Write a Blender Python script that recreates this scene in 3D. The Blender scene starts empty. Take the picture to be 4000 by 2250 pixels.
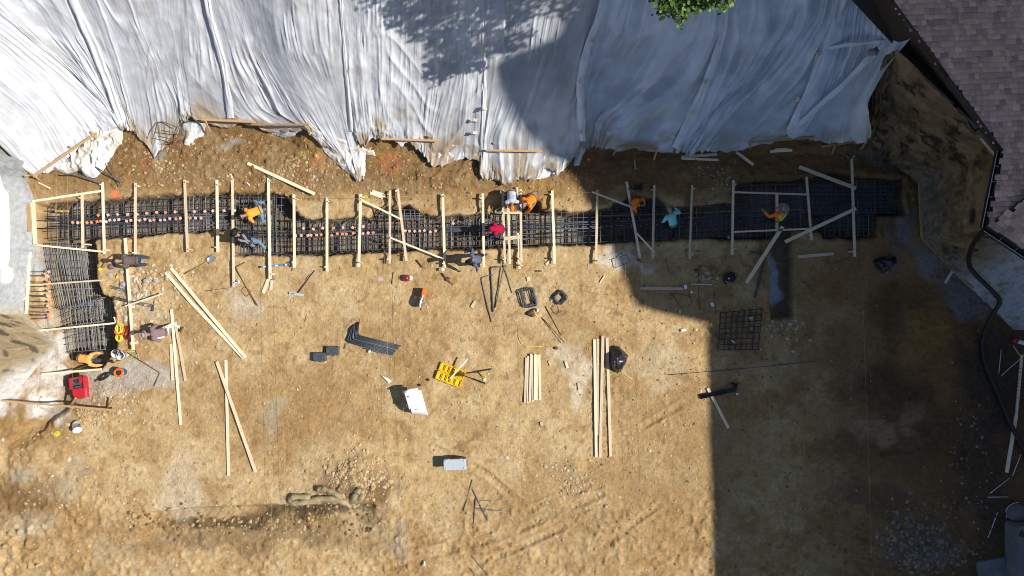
import bpy, bmesh, math, random
import numpy as np
from mathutils import Vector, Matrix
R = math.radians
SC = bpy.context.scene
COL = SC.collection
random.seed(7)
H = 26.67                                   # height of the camera above the pit floor
# ------------------------------------------------------------------ camera, sky, sun, exposure
cam = bpy.data.cameras.new('camera'); camo = bpy.data.objects.new('camera', cam); COL.objects.link(camo)
camo.location = (0, 0, H); camo.rotation_euler = (0, 0, 0)
cam.sensor_width = 36; cam.lens = 36 * H / 40.0; cam.clip_start = 0.1; cam.clip_end = 600
SC.camera = camo
SUN_K, SUN_Y = 1.05, 0.06                   # a point one metre up throws its shadow this far west / north
sv = Vector((SUN_K, -SUN_Y, 1)).normalized()
SUN_EL = math.asin(sv.z); SUN_AZ = math.atan2(sv.x, sv.y)
wd = bpy.data.worlds.new('World'); SC.world = wd; wd.use_nodes = True
nt = wd.node_tree; nt.nodes.clear()
sky = nt.nodes.new('ShaderNodeTexSky'); sky.sky_type = 'NISHITA'; sky.sun_disc = False
sky.ozone_density = 2.3; sky.dust_density = .6; sky.sun_elevation = SUN_EL; sky.sun_rotation = SUN_AZ
bg = nt.nodes.new('ShaderNodeBackground'); bg.inputs[1].default_value = 0.075
wo = nt.nodes.new('ShaderNodeOutputWorld')
nt.links.new(sky.outputs[0], bg.inputs[0]); nt.links.new(bg.outputs[0], wo.inputs[0])
sl = bpy.data.lights.new('sun', 'SUN'); sl.energy = 4.9; sl.angle = R(0.42); sl.color = (1, 0.95, 0.87)
slo = bpy.data.objects.new('sun', sl); COL.objects.link(slo)
slo.rotation_euler = sv.to_track_quat('Z', 'Y').to_euler(); slo.location = (40, -3, 40)
SC.view_settings.view_transform = 'Standard'; SC.view_settings.look = 'None'
SC.view_settings.gamma = 1; SC.view_settings.exposure = 0.31
SC.view_settings.use_curve_mapping = False
SC.cycles.filter_width = 1.05

# ------------------------------------------------------------------ noise
def _hash(i, j, s):
    n = (i.astype(np.int64) * 374761393 + j.astype(np.int64) * 668265263 + s * 974711 + 1013) & 0xffffffff
    n = ((n ^ (n >> 13)) * 1274126177) & 0xffffffff
    n = ((n ^ (n >> 16)) * 2246822519) & 0xffffffff
    return ((n ^ (n >> 15)) & 0xffffff) / float(0xffffff)
def vn(x, y, s=0):
    x = np.asarray(x, float); y = np.asarray(y, float)
    i = np.floor(x); j = np.floor(y); fx = x - i; fy = y - j
    fx = fx * fx * fx * (fx * (6 * fx - 15) + 10); fy = fy * fy * fy * (fy * (6 * fy - 15) + 10)
    i = i.astype(np.int64); j = j.astype(np.int64)
    a = _hash(i, j, s); b = _hash(i + 1, j, s); c = _hash(i, j + 1, s); d = _hash(i + 1, j + 1, s)
    return a + (b - a) * fx + (c - a) * fy + (a - b - c + d) * fx * fy
def fbm(x, y, sc, o=4, s=0):
    r = 0; a = 0.5; t = 0
    for k in range(o):
        r = r + a * vn(np.asarray(x) * sc + 17.3 * k, np.asarray(y) * sc - 9.1 * k, s + k); t += a; a *= .5; sc *= 2.03
    return r / t
def ss(a, b, x):
    t = np.clip((x - a) / (b - a), 0, 1); return t * t * (3 - 2 * t)

# ------------------------------------------------------------------ pixels of the plan (4000 x 2250) to metres
def W(u, v, z=0.0):
    k = 1 - z / H
    return Vector(((u - 2000) / 100 * k, (1125 - v) / 100 * k, z))
def sdp(x, y, poly):
    x = np.asarray(x, float); y = np.asarray(y, float)
    d = np.full(x.shape, 1e9); ins = np.zeros(x.shape, bool)
    n = len(poly)
    for i in range(n):
        ax, ay = poly[i]; bx, by = poly[(i + 1) % n]
        ex, ey = bx - ax, by - ay
        t = np.clip(((x - ax) * ex + (y - ay) * ey) / (ex * ex + ey * ey + 1e-9), 0, 1)
        dx = x - ax - t * ex; dy = y - ay - t * ey
        d = np.minimum(d, dx * dx + dy * dy)
        if by != ay:
            c = ((ay > y) != (by > y)) & (x < (bx - ax) * (y - ay) / (by - ay) + ax)
            ins ^= c
    d = np.sqrt(d)
    return np.where(ins, -d, d)
def dpl(x, y, pts):
    d = np.full(np.shape(x), 1e9)
    for i in range(len(pts) - 1):
        ax, ay = pts[i]; bx, by = pts[i + 1]; ex, ey = bx - ax, by - ay
        t = np.clip(((x - ax) * ex + (y - ay) * ey) / (ex * ex + ey * ey + 1e-9), 0, 1)
        d = np.minimum(d, np.hypot(x - ax - t * ex, y - ay - t * ey))
    return d
def g(u, v): return ((u - 2000) / 100, (1125 - v) / 100)

TRENCH = [(150,800),(260,788),(400,775),(560,768),(720,760),(850,755),(1000,752),(1110,757),(1140,800),(1165,840),(1200,853),(1300,852),
 (1440,850),(1458,812),(1500,805),(1600,803),(1640,835),(1700,843),(1800,838),(1915,835),(1925,800),(1990,782),(2060,783),(2110,785),
 (2118,818),(2200,825),(2300,820),(2380,812),(2395,790),(2470,772),(2570,772),(2600,803),(2700,805),(2800,798),(2862,792),(2875,720),
 (2960,706),(3100,703),(3160,690),(3250,672),(3400,690),(3525,702),(3535,838),(3435,845),(3425,928),(3330,935),(3215,932),(3200,905),
 (3110,905),(3003,938),(2860,935),(2700,938),(2500,948),(2300,957),(2100,966),(1900,972),(1700,978),(1500,988),(1300,996),(1100,1003),
 (1000,1003),(910,998),(905,905),(800,908),(700,915),(600,922),(480,932),(368,940),(375,1000),(382,1060),(398,1150),(440,1165),(455,1260),
 (455,1370),(430,1395),(400,1440),(270,1440),(250,1390),(225,1290),(170,1150),(150,1100),(150,950)]
TRENCH = [g(*p) for p in TRENCH]
SIDE = [g(*p) for p in [(3008,930),(3098,900),(3104,1246),(3010,1250)]]
DITCH = [g(*p) for p in [(262,1470),(245,1560),(180,1625),(90,1720),(40,1790)]]
# feet and heads of the steep cut faces: (u, v, z) at the toe, (u, v, z) at the top
FACE_E = [((3365,530,.3),(3462,215,4.3)),((3405,590,.15),(3512,192,4.8)),((3500,655,.1),(3700,395,4.8)),((3590,720,.1),(3905,600,4.5)),((3600,930,.1),(3850,885,3.7)),
          ((3700,1040,.1),(3960,945,3.0)),((3810,1140,.08),(4060,1030,2.6)),((3890,1215,.05),(4160,1110,2.5)),((3960,1290,.02),(4250,1190,2.5)),((4150,1290,.0),(4400,1190,2.5))]
FACE_W = [((130,640,.5),(-250,520,3.6)),((95,700,.25),(-300,610,3.6)),((140,800,.05),(-300,765,3.6)),((142,960,.05),(-300,935,3.6)),((122,1080,.05),(-300,1060,3.6)),
          ((104,1225,.05),(-300,1240,3.6)),((228,1342,.05),(-120,1386,4.0)),((110,1475,.05),(-300,1525,4.0)),((0,1600,.05),(-450,1680,4.0)),((-200,1830,.02),(-700,1930,4.0))]
def massif(face, ext):
    pts = [W(*f[1]) for f in face]
    return [(p.x, p.y) for p in pts] + ext
MAS_E = massif(FACE_E, [(40, 0), (60, 8), (60, 60), (12, 60)])
MAS_E = [(x + .18, y) for x, y in MAS_E]
MAS_W = massif(FACE_W, [(-60, -8), (-60, 12), (-30, 12)])
MAS_W = [(x - .18, y) for x, y in MAS_W]

def bank(x, y):
    """smooth cut slopes under the plastic"""
    yt = 5.25 + .75 * ss(-7.5, -9.5, x) - .1 * ss(2, 8, x)
    b1 = .9 * np.maximum(0, y - yt)
    b2 = 1.0 * np.maximum(0, (x + 15.1) * -.5 + (y - 6.45) * .866)
    b = np.maximum(b1, b2)
    return np.minimum(b, 5.6)
MOUNDS = [(1390,1850,150,110,.28),(1330,1960,330,60,.16),(420,1530,70,60,.10),(540,1190,80,140,.10),(620,1080,90,60,.06),(80,1750,160,160,.35),(60,2100,260,200,.25),
          (3420,1560,180,80,.34),(3560,1750,160,120,.18),(3600,1250,130,80,.12),(3300,1640,120,60,-.1),(3520,2140,210,120,.15),(3750,1900,60,260,-.25),(3500,1250,45,260,-.22),
          (2300,690,80,30,.12),(1760,700,160,40,.12),(1300,770,90,30,.16),(2480,745,60,30,.12),(3280,585,150,60,.12),(900,640,260,80,.06),(2250,1810,40,50,.08),(2380,2080,120,130,.08),
          (1580,2130,50,60,.07),(2700,640,60,40,.1),(500,930,60,20,.05),(2200,760,90,30,.12)]
TRACKS = [[(1500,2160),(1900,2060),(2300,1900)],[(1520,2215),(1950,2100),(2350,1930)],[(1700,2270),(2000,2150),(2200,2060)],
          [(2700,1900),(2500,2020),(2300,2180)],[(2450,1700),(2700,1560)],[(3020,1960),(3250,2050),(3500,2150)],[(3060,1930),(3300,2000)],
          [(3050,2140),(3300,2060)],[(2290,1130),(2480,1150),(2700,1250),(2950,1380)],[(2290,1200),(2480,1230),(2700,1330)],[(3350,1780),(3600,1740)],[(3330,1630),(3560,1600)],
          [(1700,1750),(1900,1850),(2050,1980)],[(1900,1700),(2050,1830)]]
def hf(x, y):
    x = np.asarray(x, float); y = np.asarray(y, float)
    u = 2000 + 100 * x; v = 1125 - 100 * y
    z = .10 * (fbm(x, y, .35, 3, 1) - .5) + .05 * (fbm(x, y, 1.6, 3, 5) - .5)
    rough = .20 + .50 * ss(.47, .72, fbm(x, y, .22, 2, 41)) + 1.0 * ss(3.6, 4.4, y) + .8 * ss(-7.6, -9.2, y)
    cl = fbm(x, y, 5.5, 4, 9)
    z = z + rough * (.06 * (cl - .5) + .085 * np.maximum(0, cl - .58) * 2)
    z = z + .014 * (vn(x * 13, y * 13, 77) - .5)
    for (mu, mv, ru, rv, hh) in MOUNDS:
        q = ((u - mu) / ru) ** 2 + ((v - mv) / rv) ** 2
        w = np.exp(-q * 1.4)
        z = z + hh * w * (.7 + .6 * fbm(x, y, 3.2, 2, 13)) + w * .12 * np.sign(hh) * np.maximum(0, cl - .48)
    # lip running under the straw roll
    sc = dpl(u, v, [(560,2000),(760,1985),(1000,1975),(1250,1960),(1400,1985)])
    lip = np.where(v > 1985 - .03 * (u - 700), 1, -1)
    z = z - .38 * ss(-8, 16, sc * lip) * np.exp(-(np.maximum(0, sc) / 110) ** 2) * ss(480, 640, u) * ss(1550, 1400, u)
    for k, t in enumerate(TRACKS):
        d = dpl(u, v, t) / 100
        q = [math.hypot(t[-1][0] - t[0][0], t[-1][1] - t[0][1])]
        ax, ay = t[0]; ex, ey = (t[-1][0] - ax) / q[0], (t[-1][1] - ay) / q[0]
        al = ((u - ax) * ex + (v - ay) * ey) / 100
        z = z + (.08 + .85 * ss(.42, .62, fbm(x, y, 1.1, 3, 140 + k))) * (np.exp(-(d / .12) ** 4) * (-.05 + .012 * np.sin(al * 31 + 3 * fbm(x, y, 2, 2, 7))) + .045 * np.exp(-((d - .18) / .05) ** 2) * (.5 + fbm(x, y, 5, 2, 8)))
    z = z + .16 * ss(3.5, 4.4, y)
    b = bank(x, y)
    z = z * (1 - ss(.1, .6, b) * .8) + b
    wx = .16 * (fbm(x, y, 1.7, 3, 21) - .5) + .07 * (fbm(x, y, 6, 2, 23) - .5); wy = .16 * (fbm(x, y, 1.7, 3, 31) - .5) + .07 * (fbm(x, y, 6, 2, 33) - .5)
    inb = (x > -19.5) & (x < 16) & (y > -4) & (y < 5.2)
    d = np.full(x.shape, 1.0); e = np.full(x.shape, 1.0)
    if inb.any():
        d[inb] = sdp((x + wx)[inb], (y + wy)[inb], TRENCH); e[inb] = sdp((x + wx)[inb], (y + wy)[inb], SIDE)
    t = ss(.04, -.16, d)
    z = z * (1 - t) + t * (-.88 + .06 * (fbm(x, y, 2.5, 3, 51) - .5)) + .05 * np.exp(-((d - .12) / .12) ** 2) * (1 - t)
    t2 = ss(.03, -.13, e) * (1 - t)
    z = z * (1 - t2) + t2 * (-.5 + .05 * (fbm(x, y, 2.5, 3, 52) - .5))
    dd = dpl(x + 2.2 * wx, y + 2.2 * wy, DITCH)
    z = z - .42 * ss(.42, .12, dd) * ss(1780, 1640, v) - .12 * ss(.9, .2, dd)
    for mas, hh in ((MAS_E, 1), (MAS_W, 0)):
        m = sdp(x, y, mas)
        top = np.where(m < 0, 1, 0) * ss(0.02, -.25, m)
        zt = (2.4 + 1.9 * ss(-.2, 5.0, y)) if hh else 3.75
        z = z + top * np.maximum(0, zt + .1 * fbm(x, y, 1, 3, 3) - z)
    return z
def gz(x, y): return float(hf(np.array([x]), np.array([y]))[0])
def G(u, v, dz=0.0, rough=True):
    """the point of the ground seen at plan pixel u, v"""
    z = 0.0
    for k in range(9):
        p = W(u, v, z)
        zn = gz(p.x, p.y) if rough else float(bank(np.array([p.x]), np.array([p.y]))[0])
        z = .35 * z + .65 * zn
    p = W(u, v, z); p.z += dz
    return p

# ------------------------------------------------------------------ materials
def mat(name, col, rough=.7, metal=0.0, var=.12, sc=8.0, bump=0.0, bsc=40.0, rnd=0.0, attr=None, stretch=None, spec=.5, trans=0):
    m = bpy.data.materials.new(name); m.use_nodes = True
    n = m.node_tree.nodes; l = m.node_tree.links
    p = n['Principled BSDF']
    p.inputs['Roughness'].default_value = rough; p.inputs['Metallic'].default_value = metal
    p.inputs['Specular IOR Level'].default_value = spec
    tc = n.new('ShaderNodeTexCoord')
    mp = n.new('ShaderNodeMapping'); l.new(tc.outputs['Object'], mp.inputs[0])
    if stretch: mp.inputs['Scale'].default_value = stretch
    nz = n.new('ShaderNodeTexNoise'); nz.inputs['Scale'].default_value = sc; nz.inputs['Detail'].default_value = 5
    nz.inputs['Roughness'].default_value = .65
    l.new(mp.outputs[0], nz.inputs['Vector'])
    mr = n.new('ShaderNodeMapRange'); mr.inputs[1].default_value = .25; mr.inputs[2].default_value = .75
    mr.inputs[3].default_value = 1 - var; mr.inputs[4].default_value = 1 + var
    l.new(nz.outputs[0], mr.inputs[0])
    val = mr.outputs[0]
    if rnd:
        oi = n.new('ShaderNodeObjectInfo'); r2 = n.new('ShaderNodeMapRange')
        r2.inputs[3].default_value = 1 - rnd; r2.inputs[4].default_value = 1 + rnd
        l.new(oi.outputs['Random'], r2.inputs[0])
        mm = n.new('ShaderNodeMath'); mm.operation = 'MULTIPLY'
        l.new(val, mm.inputs[0]); l.new(r2.outputs[0], mm.inputs[1]); val = mm.outputs[0]
    vm = n.new('ShaderNodeVectorMath'); vm.operation = 'SCALE'
    if attr:
        at = n.new('ShaderNodeAttribute'); at.attribute_name = attr; l.new(at.outputs['Color'], vm.inputs[0])
    else:
        vm.inputs[0].default_value = col[:3]
    l.new(val, vm.inputs['Scale']); l.new(vm.outputs[0], p.inputs['Base Color'])
    if bump:
        nb = n.new('ShaderNodeTexNoise'); nb.inputs['Scale'].default_value = bsc; nb.inputs['Detail'].default_value = 6
        nb.inputs['Roughness'].default_value = .7
        l.new(mp.outputs[0], nb.inputs['Vector'])
        b = n.new('ShaderNodeBump'); b.inputs['Strength'].default_value = bump; b.inputs['Distance'].default_value = .03
        l.new(nb.outputs[0], b.inputs['Height']); l.new(b.outputs[0], p.inputs['Normal'])
    return m
def ground_mat():
    m = bpy.data.materials.new('soil'); m.use_nodes = True
    n = m.node_tree.nodes; l = m.node_tree.links; p = n['Principled BSDF']
    p.inputs['Roughness'].default_value = .95; p.inputs['Specular IOR Level'].default_value = .12
    tc = n.new('ShaderNodeTexCoord'); at = n.new('ShaderNodeAttribute'); at.attribute_name = 'col'
    def noise(sc, det, ro=.65):
        q = n.new('ShaderNodeTexNoise'); q.inputs['Scale'].default_value = sc; q.inputs['Detail'].default_value = det; q.inputs['Roughness'].default_value = ro
        l.new(tc.outputs['Object'], q.inputs['Vector']); return q.outputs[0]
    def rng(v, a, b, c, d):
        q = n.new('ShaderNodeMapRange'); q.inputs[1].default_value = a; q.inputs[2].default_value = b; q.inputs[3].default_value = c; q.inputs[4].default_value = d
        l.new(v, q.inputs[0]); return q.outputs[0]
    def math_(op, a, b):
        q = n.new('ShaderNodeMath'); q.operation = op; l.new(a, q.inputs[0])
        if isinstance(b, float): q.inputs[1].default_value = b
        else: l.new(b, q.inputs[1])
        return q.outputs[0]
    n1, n2, n3 = noise(7, 6, .7), noise(21, 4, .7), noise(2.2, 5)
    vo = n.new('ShaderNodeTexVoronoi'); vo.inputs['Scale'].default_value = 9; vo.inputs['Randomness'].default_value = 1; l.new(tc.outputs['Object'], vo.inputs['Vector'])
    vo2 = n.new('ShaderNodeTexVoronoi'); vo2.inputs['Scale'].default_value = 19; l.new(tc.outputs['Object'], vo2.inputs['Vector'])
    peb = rng(vo2.outputs['Distance'], .10, .42, 1.0, 0.0)
    sel = rng(n1, .50, .62, 0.0, 1.0)
    pb = math_('MULTIPLY', peb, sel)
    f = math_('MULTIPLY', rng(n1, .28, .72, .82, 1.18), rng(n2, .28, .72, .84, 1.16))
    f = math_('MULTIPLY', f, rng(n3, .3, .7, .88, 1.12)); f = math_('ADD', f, math_('MULTIPLY', pb, .22))
    vm = n.new('ShaderNodeVectorMath'); vm.operation = 'SCALE'; l.new(at.outputs['Color'], vm.inputs[0]); l.new(f, vm.inputs['Scale']); l.new(vm.outputs[0], p.inputs['Base Color'])
    h = math_('ADD', math_('MULTIPLY', n1, .9), math_('MULTIPLY', n2, .55)); h = math_('ADD', h, math_('MULTIPLY', pb, .35)); h = math_('ADD', h, math_('MULTIPLY', vo.outputs['Distance'], -.25))
    b = n.new('ShaderNodeBump'); b.inputs['Strength'].default_value = .75; b.inputs['Distance'].default_value = .045
    l.new(h, b.inputs['Height']); l.new(b.outputs[0], p.inputs['Normal'])
    return m
M = {}
M['ground'] = ground_mat()
M['face'] = mat('cut_soil', None, .95, var=.28, sc=6, bump=.8, bsc=14, attr='col', spec=.15)
M['stone'] = mat('stone', None, .9, var=.15, sc=14, bump=.4, bsc=30, attr='col', spec=.2)
M['wood'] = mat('fresh_lumber', (.76,.63,.44), .75, var=.26, sc=2.2, bump=.2, rnd=.24, stretch=(1.2,18,18), spec=.25)
M['oldwood'] = mat('weathered_lumber', (.47,.30,.14), .8, var=.2, sc=6, bump=.2, rnd=.15, stretch=(1.2,18,18), spec=.2)
M['steel'] = mat('rebar_steel', (.085,.097,.12), .55, .25, var=.25, sc=12, rnd=.25)
M['darksteel'] = mat('dark_rebar_steel', (.04,.047,.06), .5, .2, var=.3, sc=12, rnd=.2)
M['dimconcrete'] = mat('shade_concrete', (.15,.155,.165), .9, var=.3, sc=3, bump=.3)  # darker copy of the concrete, with the corner's shade painted into its colour
M['steelgrey'] = mat('mill_scale_steel', (.21,.22,.23), .5, .3, var=.25, sc=12, rnd=.3)
M['rust'] = mat('rusty_rebar', (.15,.085,.05), .8, .1, var=.3, sc=12, rnd=.2)
M['plastic'] = None
M['orangecap'] = mat('orange_cap', (.85,.27,.12), .5, var=.06, rnd=.12)
M['pinkcap'] = mat('faded_pink_cap', (.80,.42,.33), .55, var=.06, rnd=.12)
M['pale_trim'] = mat('pale_trim_board', (.42,.36,.31), .8, var=.2)
M['greycap'] = mat('grey_cap', (.52,.48,.42), .6, var=.08, rnd=.1)
M['white'] = mat('white_plastic', (.80,.80,.80), .45, var=.05)
M['paper'] = mat('paper', (.85,.85,.86), .8, var=.03)
M['black'] = mat('black_plastic', (.018,.018,.021), .35, var=.2)
M['blackmat'] = mat('black_fabric', (.022,.022,.026), .85, var=.25, bump=.3)
M['charcoal'] = mat('charcoal_plastic', (.07,.08,.09), .5, var=.25, sc=6)
M['red'] = mat('red_plastic', (.50,.018,.03), .4, var=.12)
M['yellow'] = mat('yellow_plastic', (.80,.52,.02), .4, var=.06)
M['yelrope'] = mat('yellow_rope', (.72,.60,.06), .7, var=.15)
M['string'] = mat('yellow_string', (.52,.42,.12), .7, var=.1)
M['grey'] = mat('grey_plastic', (.45,.49,.52), .5, var=.05)
M['dkgrey'] = mat('dark_grey_metal', (.12,.12,.125), .5, .3, var=.1)
M['metal'] = mat('bright_metal', (.55,.56,.58), .35, .7, var=.1)
M['blue'] = mat('blue_metal', (.03,.28,.62), .35, .1, var=.08)
M['orange'] = mat('orange_plastic', (.85,.17,.02), .45, var=.08)
M['green'] = mat('green_metal', (.10,.35,.12), .5, var=.1)
M['brown'] = mat('brown_siding', (.035,.022,.016), .7, var=.2)
M['brownleather'] = mat('brown_leather', (.10,.05,.03), .7, var=.25)
M['concrete'] = mat('concrete', (.36,.36,.36), .9, var=.2, sc=3, bump=.3)
M['shingle'] = mat('roof_shingle', None, .95, var=.22, sc=30, bump=.5, bsc=80, attr='col', spec=.1)
M['pipe'] = mat('black_corrugated_pipe', (.012,.012,.013), .5, var=.2)
M['skin'] = mat('skin', (.34,.19,.12), .6, var=.08)
M['straw'] = mat('straw_wattle', (.40,.32,.18), .95, var=.35, sc=14, bump=.9, bsc=30)
M['leaf'] = mat('leaf', None, .6, var=.2, attr='col')
M['bark'] = mat('bark', (.12,.09,.07), .9, var=.3, bump=.6)
M['maroon'] = mat('maroon_plastic', (.20,.02,.03), .25, var=.1)
M['paint'] = mat('orange_marking_paint', (.75,.13,.05), .9, var=.3)
M['pinkpaint'] = mat('pink_marking_paint', (.85,.10,.22), .9, var=.2)
M['glass'] = mat('window_glass', (.04,.05,.06), .1, var=.1)
M['facade'] = mat('shadow_block_render', (.50,.44,.38), .85, var=.15, bump=.2)  # face of the added unseen block, lightened to bounce light back
def cloth(name, c, var=.14): 
    M[name] = mat(name, c, .9, var=var, sc=7, bump=.35, bsc=22, spec=.15)
for nme, c in dict(orange_cloth=(.90,.22,.02), amber_cloth=(.88,.36,.05), peach_cloth=(.88,.40,.12), black_cloth=(.016,.017,.021), taupe_cloth=(.15,.115,.105), mauve_cloth=(.22,.15,.16),
                   magenta_cloth=(.36,.008,.045), lavender_cloth=(.50,.51,.58), teal_cloth=(.25,.66,.68), denim_cloth=(.13,.22,.32), dark_denim_cloth=(.03,.055,.11),
                   navy_cloth=(.035,.045,.075), white_cloth=(.72,.71,.69), lime_cloth=(.35,.85,.10), tan_cloth=(.35,.27,.22), grey_cloth=(.22,.22,.24), red_cloth=(.62,.03,.03), boot_leather=(.10,.065,.045),
                   pinkhat_cloth=(.42,.29,.29)).items(): cloth(nme, c)
M['plaid'] = mat('plaid_cloth', (.10,.12,.20), .9, var=.85, sc=16, bump=.3, spec=.15)
def plastic_mat():
    m = bpy.data.materials.new('white_polyethylene_sheet'); m.use_nodes = True
    n = m.node_tree.nodes; l = m.node_tree.links; p = n['Principled BSDF']
    p.inputs['Roughness'].default_value = .42; p.inputs['Specular IOR Level'].default_value = .35
    at = n.new('ShaderNodeAttribute'); at.attribute_name = 'col'
    tc = n.new('ShaderNodeTexCoord')
    nz = n.new('ShaderNodeTexNoise'); nz.inputs['Scale'].default_value = 2.2; nz.inputs['Detail'].default_value = 6
    l.new(tc.outputs['Object'], nz.inputs['Vector'])
    mr = n.new('ShaderNodeMapRange'); mr.inputs[1].default_value = .3; mr.inputs[2].default_value = .7; mr.inputs[3].default_value = .86; mr.inputs[4].default_value = 1.08
    l.new(nz.outputs[0], mr.inputs[0])
    vm = n.new('ShaderNodeVectorMath'); vm.operation = 'SCALE'
    l.new(at.outputs['Color'], vm.inputs[0]); l.new(mr.outputs[0], vm.inputs['Scale']); l.new(vm.outputs[0], p.inputs['Base Color'])
    nb = n.new('ShaderNodeTexNoise'); nb.inputs['Scale'].default_value = 7; nb.inputs['Detail'].default_value = 4
    l.new(tc.outputs['Object'], nb.inputs['Vector'])
    b = n.new('ShaderNodeBump'); b.inputs['Strength'].default_value = .18; b.inputs['Distance'].default_value = .03
    l.new(nb.outputs[0], b.inputs['Height']); l.new(b.outputs[0], p.inputs['Normal'])
    tr = n.new('ShaderNodeBsdfTranslucent'); l.new(vm.outputs[0], tr.inputs[0])
    mx = n.new('ShaderNodeMixShader'); mx.inputs[0].default_value = .12
    l.new(p.outputs[0], mx.inputs[1]); l.new(tr.outputs[0], mx.inputs[2])
    l.new(mx.outputs[0], n['Material Output'].inputs[0])
    return m
M['plastic'] = plastic_mat()

# ------------------------------------------------------------------ mesh helpers
def link(name, me, m=None, parent=None):
    o = bpy.data.objects.new(name, me); COL.objects.link(o)
    if m is not None and me is not None: me.materials.append(M[m] if isinstance(m, str) else m)
    if parent is not None: o.parent = parent
    return o
def top(o, label, cat, group=None, kind=None):
    o['label'] = label; o['category'] = cat
    if group: o['group'] = group
    if kind: o['kind'] = kind
    return o
def empty(name, loc=(0, 0, 0), rz=0.0):
    o = bpy.data.objects.new(name, None); COL.objects.link(o); o.location = loc; o.rotation_euler = (0, 0, rz); o.empty_display_size = .1
    return o
class MB:
    def __init__(s): s.v = []; s.f = []; s.sm = []
    def add(s, vs, fs, smooth=False):
        b = len(s.v); s.v += [tuple(p) for p in vs]; s.f += [tuple(i + b for i in f) for f in fs]; s.sm += [smooth] * len(fs)
    def box(s, c, d, rot=None, taper=1.0):
        c = Vector(c); x, y, z = d[0] / 2, d[1] / 2, d[2] / 2
        vs = []
        for sz in (-1, 1):
            k = taper if sz > 0 else 1
            for sx, sy in ((-1, -1), (1, -1), (1, 1), (-1, 1)):
                p = Vector((sx * x * k, sy * y * k, sz * z))
                if rot is not None: p = rot @ p
                vs.append(c + p)
        s.add(vs, [(3,2,1,0),(4,5,6,7),(0,1,5,4),(1,2,6,5),(2,3,7,6),(3,0,4,7)])
        return s
    def rbox(s, c, d, r=.03, n=3, rot=None, top_in=0.0):
        """box with rounded upright corners and a chamfered top"""
        c = Vector(c); x, y, z = d[0] / 2, d[1] / 2, d[2] / 2
        def ring(ins, zz):
            o = []
            for cx, cy, a0 in ((x - r, y - r, 0), (-x + r, y - r, 90), (-x + r, -y + r, 180), (x - r, -y + r, 270)):
                for k in range(n + 1):
                    a = R(a0 + 90 * k / n); rr = max(r - ins, .002)
                    p = Vector((cx + math.cos(a) * rr, cy + math.sin(a) * rr, zz))
                    o.append(c + (rot @ p if rot is not None else p))
            return o
        ch = min(r * .5, z * .4, .02)
        rs = [ring(top_in, -z), ring(0, -z + ch) if not top_in else ring(top_in, -z + ch), ring(0, z - ch), ring(ch, z)]
        m = len(rs[0]); vs = sum(rs, []); fs = [tuple(range(m))[::-1]]
        for k in range(3):
            for i in range(m): fs.append((k*m+i, k*m+(i+1) % m, (k+1)*m+(i+1) % m, (k+1)*m+i))
        fs.append(tuple(range(3*m, 4*m)))
        s.add(vs, fs); return s
    def tube(s, pts, r, n=6, cap=True, lat=None, smooth=True):
        """swept tube; r: number, list of numbers or list of (a, b) along lat and across it"""
        pts = [Vector(p) for p in pts]; k = len(pts)
        rr = [r] * k if not isinstance(r, (list, tuple)) else list(r)
        rr = [q if isinstance(q, (list, tuple)) else (q, q) for q in rr]
        vs = []; prev = None
        for i in range(k):
            t = (pts[min(i+1, k-1)] - pts[max(i-1, 0)])
            if t.length < 1e-9: t = Vector((0, 0, 1))
            t.normalize()
            ref = Vector(lat) if lat is not None else (prev if prev is not None else (Vector((0, 0, 1)) if abs(t.z) < .9 else Vector((1, 0, 0))))
            a = ref - t * ref.dot(t)
            if a.length < 1e-6: a = t.orthogonal()
            a.normalize(); b = t.cross(a); prev = a
            for j in range(n):
                w = 2 * math.pi * j / n
                vs.append(pts[i] + a * (math.cos(w) * rr[i][0]) + b * (math.sin(w) * rr[i][1]))
        fs = []
        for i in range(k - 1):
            for j in range(n): fs.append((i*n+j, i*n+(j+1) % n, (i+1)*n+(j+1) % n, (i+1)*n+j))
        if cap: fs += [tuple(range(n))[::-1], tuple(range((k-1)*n, k*n))]
        s.add(vs, fs, smooth); return s
    def lathe(s, prof, n=16, c=(0, 0, 0), sx=1, sy=1, rot=None, smooth=True):
        c = Vector(c); vs = []
        for (r, z) in prof:
            for j in range(n):
                w = 2 * math.pi * j / n; p = Vector((r * math.cos(w) * sx, r * math.sin(w) * sy, z))
                vs.append(c + (rot @ p if rot is not None else p))
        fs = []
        for i in range(len(prof) - 1):
            for j in range(n): fs.append((i*n+j, i*n+(j+1) % n, (i+1)*n+(j+1) % n, (i+1)*n+j))
        fs += [tuple(range(n))[::-1], tuple(range((len(prof)-1)*n, len(prof)*n))]
        s.add(vs, fs, smooth); return s
    def ell(s, c, rad, rot=None, n=12, m=8, nz=0.0, seed=0, fq=2.0):
        prof = []; c = Vector(c); vs = []
        for i in range(m + 1):
            a = math.pi * (i + .001) / (m + .002) - math.pi / 2
            for j in range(n):
                w = 2 * math.pi * j / n
                d = Vector((math.cos(a) * math.cos(w), math.cos(a) * math.sin(w), math.sin(a)))
                q = 1.0
                if nz: q = 1 + nz * (2 * float(fbm(d.x * fq + d.z * 1.7 * fq + seed, d.y * fq - d.z * fq + seed, 1.0, 3, seed)) - 1)
                p = Vector((d.x * rad[0], d.y * rad[1], d.z * rad[2])) * q
                vs.append(c + (rot @ p if rot is not None else p))
        fs = []
        for i in range(m):
            for j in range(n): fs.append((i*n+j, i*n+(j+1) % n, (i+1)*n+(j+1) % n, (i+1)*n+j))
        fs += [tuple(range(n))[::-1], tuple(range(m*n, (m+1)*n))]
        s.add(vs, fs, True); return s
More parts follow.
